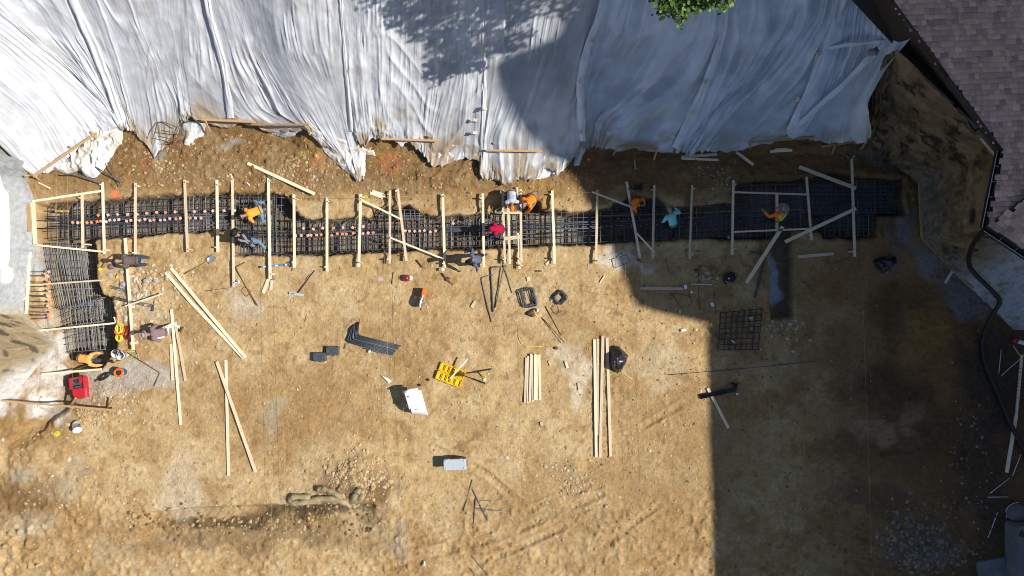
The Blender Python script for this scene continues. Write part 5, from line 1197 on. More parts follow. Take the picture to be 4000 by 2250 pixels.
# green rake, shovels, sledgehammer, broom
t = thing('rake', 'green handled rake with a pale head near the white pails', 'rake', 500, 1395); o0 = t.location
def rel(u, v, z): return G(u, v, z) - o0
MB().tube([rel(455,1411,.03), rel(540,1384,.05)], .022, 8).build('handle', 'green', t)
MB().tube([rel(536,1370,.07), rel(543,1388,.06), rel(548,1406,.05)], .022, 6).build('head', 'straw', t)
b = MB(); b.tube([G(470,1371,.02), G(528,1373,.02)], .02, 8); o = b.build('stick', 'oldwood'); top(o, 'thin wooden stick below the white pails', 'stick')
def shovel(label, hu, hv, bu, bv, m_head='metal', sz=1.0):
    t = thing('shovel', label, 'shovel', (hu+bu)/2, (hv+bv)/2); o = t.location; a, c = G(hu, hv, .05) - o, G(bu, bv, .05) - o
    d = (c - a).normalized(); n = Vector((-d.y, d.x, 0))
    MB().tube([a, a.lerp(c, .72), c - d * .12 * sz], .02, 8).build('handle', 'oldwood', t)
    b = MB(); P = []
    for f, w in ((-.14, .03), (-.13, .12), (0, .13), (.1, .12), (.17, .06), (.19, .01)):
        for s in (-1, -.5, 0, .5, 1): P.append(c + d * f * sz + n * w * s * sz + Vector((0, 0, .035 * s * s)))
    b.add(P + [p - Vector((0, 0, .008)) for p in P], [(i*5+j, i*5+j+1, i*5+j+6, i*5+j+5) for i in range(5) for j in range(4)] + [(30+i*5+j, 30+i*5+j+5, 30+i*5+j+6, 30+i*5+j+1) for i in range(5) for j in range(4)], True)
    b.build('blade', m_head, t)
shovel('shovel with a bright scoop lying on the dirt above the crossed boards', 722, 1070, 828, 1014)
t = thing('sledgehammer', 'sledgehammer with a pale handle lying on the bank above the orange shirt', 'sledgehammer', 986, 734); o = t.location
MB().tube([G(966,713,.06)-o, G(1009,759,.05)-o], .022, 8).build('handle', 'wood', t); MB().box(G(963,713,.06)-o, (.13,.09,.09), Matrix.Rotation(R(45), 3, 'Z')).build('head', 'steelgrey', t)
t = thing('hammer', 'mallet with a grey head at the end of the long diagonal plank', 'mallet', 1055, 702); o = t.location
MB().tube([G(1028,668,.05)-o, G(1060,703,.05)-o], .02, 8).build('handle', 'brownleather', t); MB().box(G(1065,705,.06)-o, (.16,.08,.08), Matrix.Rotation(R(25), 3, 'Z')).build('head', 'steelgrey', t)
t = thing('hammer', 'shaded hammer standing below the shaded batter board', 'mallet', 2480, 640); o = t.location
MB().tube([G(2479,620,.05)-o, G(2480,655,.06)-o], .022, 8).build('handle', 'wood', t); MB().box(G(2480,660,.07)-o, (.12,.08,.08)).build('head', 'steelgrey', t)
t = thing('push_broom', 'push broom with a blue grey head lying on the dirt', 'broom', 1175, 1100); o = t.location
MB().tube([G(1167,1143,.06)-o, G(1232,1056,.04)-o], .018, 8).build('handle', 'dkgrey', t); MB().box(G(1160,1149,.05)-o, (.56,.09,.06), Matrix.Rotation(R(-9), 3, 'Z')).build('head', 'grey', t)
MB().box(G(1147,1147,.085)-o, (.12,.05,.01), Matrix.Rotation(R(-9), 3, 'Z')).build('clamp', 'blue', t)
t = thing('spirit_level', 'long blue spirit level lying under a crossbar end', 'spirit level', 1078, 1038, 5)
b = MB(); b.box((0, 0, .04), (1.14, .065, .07)); b.build('body', 'blue', t)
for x in (-.42, .05, .42): MB().box((x, 0, .078), (.09, .05, .012)).build('vial', 'white', t)
MB().box((.42, 0, .0785), (.2, .066, .004)).build('label_panel', 'navy_cloth', t); MB().box((-.60, 0, .04), (.06, .067, .072)).build('end_cap', 'black', t)
t = thing('spirit_level', 'yellow spirit level resting on the left end cage', 'spirit level', 245, 826, 0, z=-.04)
MB().box((0, 0, .04), (.53, .06, .05)).build('body', 'yellow', t)
for x in (-.14, .13): MB().box((x, 0, .067), (.2, .03, .006)).build('web', 'dkgrey', t)
# yellow case open, lath and laser tripod
t = thing('laser_case', 'open yellow moulded case lying on the dirt', 'case', 1761, 1462, -21)
for nm, y, d in (('lid', .165, .05), ('base', -.185, .09)):
    b = MB(); b.rbox((0, y, d/2), (1.04, .34, d), .05, 4); o = b.build(nm, 'yellow', t)
    b = MB()
    for x, w, s in ((-.40,.16,.22), (-.2,.14,.24), (-.02,.13,.24), (.17,.14,.2), (.38,.18,.24)):
        for (a, c_, ww, dd) in ((x-w/2, 0, .014, s), (x+w/2, 0, .014, s), (x, s/2, w, .014), (x, -s/2, w, .014)): b.box((a, y + c_, d + .022), (ww, dd, .05))
    b.box((0, y + .158, d + .02), (.98, .015, .05)); b.box((0, y - .158, d + .02), (.98, .015, .05)); b.box((-.505, y, d + .02), (.015, .30, .05)); b.box((.505, y, d + .02), (.015, .30, .05))
    b.build('moulding', 'yellow', o)
MB().box((.02, -.365, .06), (.16, .03, .04)).build('handle', 'yellow', t)
plank('surveying_lath', W(1758,1480,.18), W(1828,1402,.42), .055, .025, 'white lath leaning on the open yellow case', 'lath', 'white')
t = thing('laser_level', 'yellow and grey laser level on a low tripod', 'laser level', 1895, 1467); o = t.location
for (u, v) in ((1921,1441),(1898,1498),(1865,1452)):
    b = MB(); a = Vector((0,0,.95)); c = G(u, v, .02) - o; b.tube([a, c], .022, 6); b.tube([a.lerp(c,.45), c], .034, 6); b.build('leg', 'metal' if u > 1870 else 'dkgrey', t)
b = MB(); b.rbox((0, 0, 1.06), (.16, .16, .2), .03); b.build('body', 'yellow', t); MB().lathe([(.055,1.16),(.06,1.17),(.06,1.25),(.04,1.27)], 14).build('head', 'grey', t); MB().tube([(-.09,.07,.98),(.0,.14,1.02),(.07,.09,1.0)], .022, 6).build('bracket', 'yellow', t)
for lab, u, v, k in (('small black lens cap nearer the yellow case', 1672, 1483, 0), ('small black lens cap nearer the white paper', 1638, 1504, 0)):
    b = MB(); b.lathe([(.05,0),(.055,.02),(.045,.05),(.02,.055)], 14, sx=1.2); o = b.build('lens_cover', 'black', None, loc=G(u, v)); top(o, lab, 'lens cover', 'small black caps on the dirt')
# drawings on a trestle
t = thing('plan_table', 'low dark trestle holding the white drawing sheets', 'trestle', 1618, 1565)
MB().box((.02, .08, .55), (.50, .42, .03)).build('board', 'dkgrey', t)
for sx in (-.22, .26):
    for sy in (-.15, .25): MB().tube([(sx, sy, .56), (sx*1.15, sy*1.15, 0)], .02, 6).build('leg', 'dkgrey', t)
def sheetmesh(name, label, px, z, m='paper', droop=0.0, n=14, cat='paper', thick=.006):
    """px: four corners"""
    V = []
    for i in range(n + 1):
        for j in range(n + 1):
            s, t_ = i / n, j / n
            q = [px[0][k] * (1-s)*(1-t_) + px[1][k] * s*(1-t_) + px[2][k] * s*t_ + px[3][k] * (1-s)*t_ for k in (0, 1)]
            zz = z - droop * max(0, t_ - .55) ** 1.3 * 2.2 + .012 * float(vn(s * 4, t_ * 4, 5)); V.append(tuple(W(q[0], q[1], zz)))
    o = link(name, np_mesh(name, V, gridfaces(n + 1, n + 1)), m); sm = o.modifiers.new('thickness', 'SOLIDIFY'); sm.thickness = thick; top(o, label, cat); return o
s1 = sheetmesh('drawing_sheet', 'large white drawing sheet draped over the low trestle', [(1577,1530),(1645,1524),(1664,1596),(1598,1601)], .62, droop=.10)
b = MB(); b.tube([W(1577,1533,.66), W(1600,1524,.68), W(1633,1521,.66)], .05, 10); b.build('curled_edge', 'paper', s1)
b = MB(); b.box(W(1595,1549,.640), (.05,.035,.004)); b.box(W(1591,1549,.6405), (.012,.05,.004)); b.build('printed_mark', 'navy_cloth', s1)
s2 = sheetmesh('drawing_sheet', 'folded white sheet sliding down off the trestle toward the dirt', [(1604,1595),(1662,1590),(1673,1624),(1606,1616)], .58, droop=.40)
b = MB(); b.box(W(1625,1599,.61), (.05,.03,.004)); b.build('printed_mark', 'navy_cloth', s2); b = MB(); b.tube([W(1653,1606,.57), W(1658,1608,.57), W(1662,1606,.57)], .012, 6); b.build('red_clip', 'red', s2)
def paper(label, pts, m='paper', dz=.03):
    c = G(sum(p[0] for p in pts)/len(pts), sum(p[1] for p in pts)/len(pts)); b = MB(); n = len(pts); rr = random.Random(len(label))
    P = [W(u, v, c.z + dz + rr.uniform(0, .05)) for u, v in pts]; cc = sum(P, Vector())/n + Vector((0,0,.03)); b.add([cc] + P + [p - Vector((0,0,.012)) for p in P], [(0, 1+i, 1+(i+1) % n) for i in range(n)] + [(1+i, n+1+i, n+1+(i+1) % n, 1+(i+1) % n) for i in range(n)])
    o = b.build('paper_scrap', m); top(o, label, 'paper', 'white scraps on the dirt'); return o
paper('pointed white paper with a small mark left of the drawing sheets', [(1491,1468),(1516,1478),(1529,1490),(1519,1497)])
paper('white scrap under the edge of the neat bar bundle', [(1436,1370),(1447,1368),(1449,1375),(1440,1380)], dz=.06); paper('white tag beside the rectangular hoop stack', [(2095,1204),(2104,1206),(2103,1218),(2098,1217)], dz=.06)
paper('white rag beside the diamond hoop stack', [(2150,1170),(2160,1168),(2162,1176),(2153,1178)]); paper('white cup shaped scrap right of the shaded wide plank', [(2671,1113),(2683,1112),(2684,1128),(2673,1129)], dz=.1)
paper('crumpled white scrap below the wide plank', [(2695,1141),(2702,1135),(2710,1141),(2700,1147)], dz=.06); paper('folded white paper in shade near the black tool bag', [(2774,1184),(2786,1181),(2792,1195),(2780,1199)], dz=.05)
paper('white card lying at the shadow edge', [(2659,1286),(2676,1283),(2679,1291),(2663,1297)]); paper('white pointed scrap beside the loose black bar bundle', [(2875,1534),(2891,1539),(2876,1544)], dz=.08)
paper('white scrap near the bottom edge', [(1654,2194),(1660,2192),(1660,2204),(1656,2205)]); paper('grey white scrap in the mesh panel', [(2926,1238),(2940,1236),(2942,1246),(2928,1248)], 'grey')
paper('white scrap at the lowest left of the trench beside the orange worker', [(280,1448),(290,1446),(288,1452),(282,1452)]); paper('white glove like scrap on the shaded cage', [(3252,831),(3262,828),(3262,835),(3254,836)])
paper('white scrap on the red handled post at the top of the pit path', [(1724,1048),(1735,1047),(1736,1059),(1725,1060)], dz=.2)
# grey storage tote
t = thing('storage_tote', 'light grey lidded storage tote standing alone on the dirt', 'storage tote', 1781, 1803, 2)
MB().rbox((.01, .03, .21), (.86, .38, .42), .05, 4, top_in=.05).build('body', 'dkgrey', t)
l = MB().rbox((0, 0, .45), (.88, .42, .07), .07, 5).build('lid', 'grey', t)
for sx in (-1, 1):
    for sy in (-1, 1): MB().lathe([(.035,.483),(.035,.497),(.02,.502)], 10, (.35*sx, .14*sy, 0)).build('boss', 'grey', l)
for sx in (-.22, .24): MB().box((sx, .215, .45), (.06, .02, .05)).build('hinge', 'grey', l)
MB().rbox((.45, 0, .34), (.03, .2, .06), .01).build('handle', 'black', t)
# black bags
o = crumple('shiny black trash bag lying beside the four long boards', [(2389,1366),(2396,1350),(2421,1357),(2452,1386),(2446,1410),(2432,1436),(2413,1457),(2396,1446),(2379,1425),(2376,1396)], 91, .42, 0, 'trash_bag', .02, gz(*g(2412, 1405)), 'trash bag', (.016,.016,.02), 2.4)
def rope(label, pts, m='yelrope', r=.014, cat='rope', name='rope'):
    b = MB(); b.tube([G(u, v, .02) for u, v in pts], r, 6); o = b.build(name, m); top(o, label, cat, 'yellow ropes on the dirt'); return o
rope('yellow rope leading right from the black trash bag', [(2421,1447),(2432,1455),(2450,1470),(2470,1481)]); rope('yellow rope end crossing the right long boards', [(2355,1468),(2378,1463),(2392,1460),(2400,1456),(2412,1466),(2416,1450)]); rope('curved yellow strap on the dirt above the lumber stack', [(2024,1309),(2027,1325),(2038,1342),(2060,1353),(2090,1354),(2120,1352)], r=.010); rope('thin yellow cord end beside the curved strap', [(2130,1352),(2150,1359),(2165,1362)], r=.008)
b = MB(); b.ell((0,0,.03),(.09,.06,.05), nz=.4, seed=3); o = b.build('debris', 'brownleather', None, loc=G(2171, 1360)); top(o, 'small brown lump at the end of the thin yellow cord', 'debris')
o = crumple('crumpled black plastic bag lying in the shade right of the trench', [(3403,1020),(3426,1008),(3474,1008),(3494,1000),(3499,1030),(3466,1056),(3446,1068),(3424,1052)], 95, .36, 0, 'plastic_bag', .02, gz(*g(3452, 1030)), 'plastic bag', (.012,.012,.016), 2.6)
t = thing('tool_bag', 'open black tool bag with tools in the shade', 'tool bag', 2845, 1086, 20)
b = MB(); b.ell((0,0,.11),(.25,.20,.14), n=22, m=14, nz=.3, seed=12); b.build('body', 'blackmat', t); MB().tube([(.20,-.12,.08),(.30,-.06,.22),(.30,.08,.22),(.2,.15,.08)], .016, 6).build('strap', 'black', t)
for k, (x, y) in enumerate(((-.20,-.06),(-.16,-.13),(-.10,-.10))): MB().tube([(x, y, .2), (x+.07, y-.10, .24)], .02, 6).build('tool_grip', 'tan_cloth' if k else 'oldwood', t)
MB().box((-.06,.0,.27),(.06,.05,.02)).build('tag', 'white', t)
b = MB(); b.ell((0,0,.05),(.06,.05,.05)); o = b.build('dark_ball', 'black', None, loc=G(2718, 1055)); top(o, 'small round black knob in shade below the crossbars', 'knob')
t = thing('tool_belt', 'brown leather tool belt with a yellow handled tool below the hoop stack', 'tool belt', 2074, 1222, 20)
b = MB(); b.ell((-.03,0,.07),(.15,.09,.08), nz=.35, seed=6); b.ell((.03,-.10,.06),(.09,.08,.08), nz=.3, seed=9); b.build('pouch', 'brownleather', t); MB().tube([(.0,.05,.09),(.15,.10,.06),(.28,.06,.04)], .03, 6).build('belt', 'blackmat', t); MB().tube([(.08,-.06,.06),(.2,-.22,.03)], .018, 6).build('tool_handle', 'yellow', t)
# hats, saw, small red tools
t = thing('hard_hat', 'maroon hard hat lying on the dirt below the trench', 'hard hat', 1585, 1086)
b = MB(); b.lathe([(.175,.0),(.17,.02),(.165,.08),(.13,.15),(.07,.185),(.005,.195)], 20, sx=1.05, sy=.82); b.build('shell', 'maroon', t); b = MB(); b.ell((.19,0,.03),(.08,.10,.02), n=14, m=6); b.build('brim', 'white', t); MB().tube([(-.15,0,.09),(0,0,.198),(.15,0,.09)], .018, 6).build('ridge', 'maroon', t)
t = thing('cutoff_saw', 'orange and white cut off saw standing on its guard', 'saw', 1655, 1162, 78)
b = MB(); b.rbox((.18, 0, .24), (.36, .14, .30), .04); b.build('engine', 'orange', t); b = MB(); b.lathe([(.20,-.035),(.215,0),(.20,.035)], 24, (-.19, .03, .23), rot=Matrix.Rotation(R(90), 3, 'X')); b.build('guard', 'white', t); b = MB(); b.lathe([(.17,-.006),(.175,0),(.17,.006)], 24, (-.19, -.035, .22), rot=Matrix.Rotation(R(90), 3, 'X')); b.build('blade', 'steelgrey', t)
MB().tube([(.10,0,.38),(-.06,.0,.45),(-.16,.03,.38)], .03, 6).build('handle', 'white', t); MB().box((-.06,.03,.32),(.34,.06,.07)).build('arm', 'pinkcap', t)
t = thing('digging_bar', 'rusty jack and chain lying below the plaid worker', 'hand tool', 1750, 1090); o = t.location
MB().tube([G(1728,1068,.05)-o, G(1744,1088,.05)-o, G(1765,1105,.05)-o], .035, 6).build('bar', 'rust', t); MB().box(G(1752,1090,.07)-o, (.16,.08,.10), Matrix.Rotation(R(30), 3, 'Z')).build('block', 'rust', t); MB().tube([G(1768,1110,.05)-o, G(1788,1111,.04)-o], .028, 6).build('handle', 'oldwood', t)
b = MB(); b.lathe([(.08,0),(.085,.05),(.06,.09),(.02,.10)], 16); o = b.build('tape_reel', 'grey', None, loc=G(931, 1101)); top(o, 'grey reel with a blue centre beside the sixth crossbar', 'reel')
b = MB(); b.lathe([(.045,0),(.045,.02),(.02,.03)], 14); q = b.build('hub', 'blue', o); q.location = (0, 0, .09)
b = MB(); b.rbox((0,0,.05),(.12,.18,.1),.03); o = b.build('drill', 'steelgrey', None, loc=G(1068, 1085), rz=.4); top(o, 'small grey tool with an orange tip beside the short block', 'hand tool'); q = MB().box((0,.09,.06),(.10,.06,.08)).build('tip', 'orange', o)
b = MB(); b.rbox((0,0,.04),(.07,.12,.06),.02); o = b.build('paint_can', 'yellow', None, loc=G(460,1083), rz=.1); top(o, 'bright yellow tool with an orange tip beside the turned trench', 'hand tool'); MB().tube([(0,.05,.05),(.05,.13,.05)], .018, 6).build('tip', 'orange', o)
def can(label, u, v, m, m2, L=.2, r=.035, rz=0, cat='can', name='spray_can', z=None):
    b = MB(); b.lathe([(r*.9,-L/2),(r,-L/2+.01),(r,L/2-.03),(r*.6,L/2)], 12, rot=Matrix.Rotation(R(90), 3, 'Y')); o = b.build(name, m, None, loc=G(u, v, r + .01) if z is None else W(u, v, z), rz=R(rz)); top(o, label, cat)
    c = MB(); c.lathe([(r*.62,L/2-.005),(r*.6,L/2+.03),(r*.3,L/2+.035)], 10, rot=Matrix.Rotation(R(90), 3, 'Y')); c.build('cap', m2, o); return o
can('white spray can with a red cap beside the thin fanned bars', 470, 1132, 'white', 'red', .26, .04, 170); can('brown bottle lying on the dirt below a crossbar end', 2105, 1059, 'brownleather', 'grey', .22, .03, 0, 'bottle', 'bottle'); can('white spray can with red end on the mesh panel', 2864, 1335, 'white', 'red', .22, .033, -35)
can('grey bottle beside the square wire hoop', 2418, 1000, 'grey', 'white', .12, .03, 20, 'bottle', 'bottle'); can('small blue can on shaded dirt', 2837, 1009, 'blue', 'white', .06, .03, 30, 'can', 'drink_can'); can('small blue grey bottle on the shaded cage edge', 2846, 928, 'grey', 'blue', .12, .04, 90, 'bottle', 'bottle', z=-.05); can('small yellow can right of the far right cage', 3565, 779, 'yellow', 'yellow', .10, .025, 60)
for lab, u, v in (('small red knob on dirt below the leaning shaded crossbar', 2494, 1016), ('small red knob left of the short crossbar end', 2015, 1009)):
    b = MB(); b.lathe([(.05,0),(.055,.05),(.03,.075),(.01,.08)], 12); o = b.build('survey_marker', 'red', None, loc=G(u, v)); top(o, lab, 'survey marker', 'red marker caps on the dirt')
for lab, u, v in (('left black boot of the pair on the shaded bank', 2485, 731), ('right black boot of the pair on the shaded bank', 2502, 731)):
    b = MB(); b.tube([(0,.12,.05),(0,.05,.07),(0,-.06,.10),(0,-.11,.12)], [(.04,.04),(.055,.05),(.06,.08),(.05,.10)], 12); o = b.build('boot', 'blackmat', None, loc=G(u, v), rz=rc.uniform(-.2,.2)); top(o, lab, 'boot', 'boots on the bank'); MB().tube([(0,-.09,.18),(0,-.09,.26)], [.055,.06], 10).build('shaft', 'blackmat', o)
b = MB(); b.tube([G(403,1045,.05), G(425,1020,.10), G(458,996,.12)], .055, 6); o = b.build('timber_prop', 'oldwood'); top(o, 'grey brown prop beside the kneeling grey jacket worker', 'timber')
b = MB(); b.ell((0,0,.05),(.09,.07,.06), nz=.3, seed=3); o = b.build('drill', 'yellow', None, loc=G(394, 1052)); top(o, 'yellow tool on the rim beside the grey brown prop', 'hand tool')
b = MB(); b.ell((0,0,.06),(.13,.11,.08), nz=.4, seed=23); o = b.build('rag', 'mauve_cloth', None, loc=G(440, 1042)); top(o, 'crumpled mauve rag below the kneeling grey jacket worker', 'rag')
for lab, u, v, s in (('larger grey rubble lump beside the upright rail', 486, 1110, .15), ('pale rubble lump at the upper side of the upright rail', 478, 1062, .10), ('white rock right of the turned trench', 573, 1098, .13), ('pale rock left of the mauve hooded worker', 605, 1274, .10), ('pale round rock by the white dust', 610, 1098, .10)):
    b = MB(); b.ell((0,0,.04),(s, s*.8, s*.55), nz=.3, seed=int(u), n=14, m=9); o = b.build('rubble_rock', 'concrete', None, loc=G(u, v)); top(o, lab, 'rock', 'single pale rocks')
# straw wattle
t = thing('straw_wattle', 'folded straw wattle roll lying on the gravel lip at the bottom', 'straw wattle', 1280, 1945); o = t.location
b = MB(); zz = G(1280, 1945).z
def wpt(u, v, z=.09): return G(u, v, z) - o
path = [(1215,1940),(1150,1937),(1138,1948),(1145,1962),(1180,1962),(1240,1946),(1300,1943),(1345,1958),(1372,1972),(1310,1925),(1280,1910),(1255,1908)]
def fuzzy(path, name):
    P = [wpt(*q) for q in path]; Q = []
    for a, c in zip(P[:-1], P[1:]): Q += [a.lerp(c, k / 5) for k in range(5)]
    Q.append(P[-1])
    for _ in range(3): Q = [Q[0]] + [(Q[i-1] + Q[i] * 2 + Q[i+1]) / 4 for i in range(1, len(Q)-1)] + [Q[-1]]
    b = MB(); b.tube(Q, [.105 + .015 * math.sin(i * 1.3) for i in range(len(Q))], 12); r = random.Random(3)
    for i in range(900):
        k = r.randrange(len(Q) - 1); c = Q[k].lerp(Q[k+1], r.random()); d = Vector((r.gauss(0,1), r.gauss(0,1), abs(r.gauss(0,1)))).normalized(); e = Vector((r.gauss(0,1), r.gauss(0,1), r.gauss(0,.5))) * .05
        b.tube([c + d * .095, c + d * .115 + e], .004, 3)
    b.build(name, 'straw', t)
fuzzy(path[:9], 'roll'); fuzzy([(1372,1972),(1330,1935),(1300,1918),(1275,1908),(1245,1909)], 'roll_fold'); fuzzy([(1378,1968),(1385,1940),(1400,1915),(1418,1915),(1416,1935),(1398,1965),(1380,1978)], 'roll_loop')
MB().ell(wpt(1370, 1980, .03), (.14,.05,.05), nz=.3, seed=5).build('tie', 'black', t)
# flexible drain pipe, right side things
b = MB(); pp = [(3853,892,4.9),(3832,912,4.6),(3800,955,3.6),(3783,1005,2.6),(3788,1045,1.8),(3822,1085,1.75),(3870,1130,1.5),(3903,1165,1.25),(3906,1185,1.1),(3880,1225,.75),(3850,1285,.35),(3836,1340,.12),(3842,1400,.12),(3862,1455,.12),(3895,1530,.12),(3940,1640,.12),(3985,1730,.12),(4060,1860,.12)]
P = [W(*q) for q in pp]; Q = []
for a, c in zip(P[:-1], P[1:]): Q += [a.lerp(c, k / 14) for k in range(14)]
for _ in range(12): Q = [Q[0]] + [(Q[i-1] + Q[i] * 2 + Q[i+1]) / 4 for i in range(1, len(Q)-1)] + [Q[-1]]
b.tube(Q, [.075 + (.008 if i % 2 else 0) for i in range(len(Q))], 12); o = b.build('drain_pipe', 'pipe'); top(o, 'black flexible drain pipe snaking down from the roof gutter', 'drain pipe')
for lab, pts in (('upright thin white stick near the right edge', [(3909,1362),(3899,1458)]), ('slanted thin white stick crossing the long tied board', [(3909,1467),(3990,1395)]), ('short white stick below the red capped pipe', [(3955,1349),(3980,1386)]), ('white stick slanting left above the bottom right gravel', [(3864,1927),(3942,1866)]), ('level white stick at the bottom right', [(3856,1941),(3935,1940)]), ('thin white stick leaning at the bottom right below the level one', [(3857,2100),(3895,2000)]), ('thin white stick right of the lower half board', [(3953,1858),(3986,1773)])):
    b = MB(); b.tube([G(u, v, .03) for u, v in pts], .014, 6); o = b.build('white_stick', 'white'); top(o, lab, 'stick', 'thin white sticks along the right edge')
b = MB(); b.tube([G(3928,2020,.06), G(3925,1990,.06), G(3940,1972,.06), G(3955,1964,.06), G(3978,1961,.06)], .014, 6); o = b.build('white_stick', 'white'); top(o, 'bent white tube curving at the bottom right', 'stick', 'thin white sticks along the right edge')
t = thing('drain_stub', 'white plastic pipe with a red cap entering from the right edge', 'pipe', 3975, 1335); o = t.location
MB().tube([G(3962,1330,.12)-o, G(4060,1362,.12)-o], .08, 14).build('pipe', 'white', t); MB().tube([G(3948,1326,.12)-o, G(3963,1331,.12)-o], .095, 14).build('cap', 'red', t)
for k, (u0, v0, u1, v1) in enumerate([(3880,1160,3942,1138),(3885,1162,3956,1150)]):
    b = MB(); b.tube([W(u0,v0,.5), W(u1,v1,.7)], .028, 6); o = b.build('anchor_bar', 'steel'); top(o, ['upper','lower'][k] + ' dark bar sticking out of the whitish right wall', 'rebar', 'bars in the right wall')
t = thing('concrete_pier', 'grey concrete pier with a dark void at the bottom right corner', 'concrete pier', 3970, 2150); o = t.location
b = MB(); b.rbox((.35, 0, .35), (1.6, 2.4, .8), .15, 4); b.build('body', 'dimconcrete', t); MB().box((-.1, .85, .76), (.7, .22, .03), Matrix.Rotation(R(-14), 3, 'Z')).build('void', 'black', t)  # the void is a black slab on top, standing in for a hollow's shade
t = thing('concrete_block', 'grey concrete block with a strap above the concrete pier', 'concrete block', 3965, 2000); b = MB(); b.ell((0,0,.1),(.42,.34,.25), nz=.12, seed=3, n=20, m=12); b.build('body', 'dimconcrete', t)
b = MB(); b.rbox((0,0,0),(1.25,.85,.14), .12, 4, Matrix.Rotation(R(9), 3, 'Z')); o = b.build('footing_slab', 'dimconcrete', None, loc=G(3880, 2225)); top(o, 'low grey concrete slab left of the concrete pier', 'slab')
for k in range(9):
    b = MB(); b.tube([W(3978 - k*2.2, 1440 + k*14, .12), W(3992 - k*2.2, 1441 + k*14, .12)], .010, 5); o = b.build('board_tie', 'black'); top(o, f'dark tie across the long board near the right edge, {ORD[k]} from its top', 'tie', 'dark ties on the long board')
for k, (u, v) in enumerate(((3830,1150),(3850,1152),(3838,1165))):
    b = MB(); b.rbox((0,0,.06),(.10,.28,.10),.04); o = b.build('spacer_block', 'concrete', None, loc=G(u, v), rz=.5); top(o, ['left','right','lower'][k] + ' small grey spacer block at the foot of the right wall', 'spacer block', 'grey spacer blocks')
b = MB(); b.ell((0,0,0),(.17,.12,.07), nz=.25, seed=5); o = b.build('sandbag', 'tan_cloth', None, loc=W(3405, 205, 4.45), rz=.2); top(o, 'tan sandbag tied to the rightmost plastic sheet', 'sandbag'); MB().tube([(.10,-.1,.0),(.17,.0,.07),(.14,.12,.02)], .05, 8).build('dark_strap', 'charcoal', o)
for k, (u, v, rz) in enumerate([(1895,424,10),(1857,470,80),(1857,520,85),(2315,160,-20),(2265,320,20),(2755,322,70),(2702,443,60),(2628,535,20),(3193,214,0),(3115,388,0),(2270,518,0)]):
    z = float(bank_grid(np.array([float(u)]), np.array([float(v)]))[2][0]); b = MB(); b.box((0,0,.02),(.11,.15,.05)); b.box((0,.0,-.14),(.03,.03,.3)); o = b.build('sheet_stake', 'wood', None, loc=W(u, v, z + .42), rz=R(rz)); top(o, f'small wooden stake head pinning the plastic, {ORD[k]} counted by sheet from the left', 'stake', 'stakes pinning the plastic')
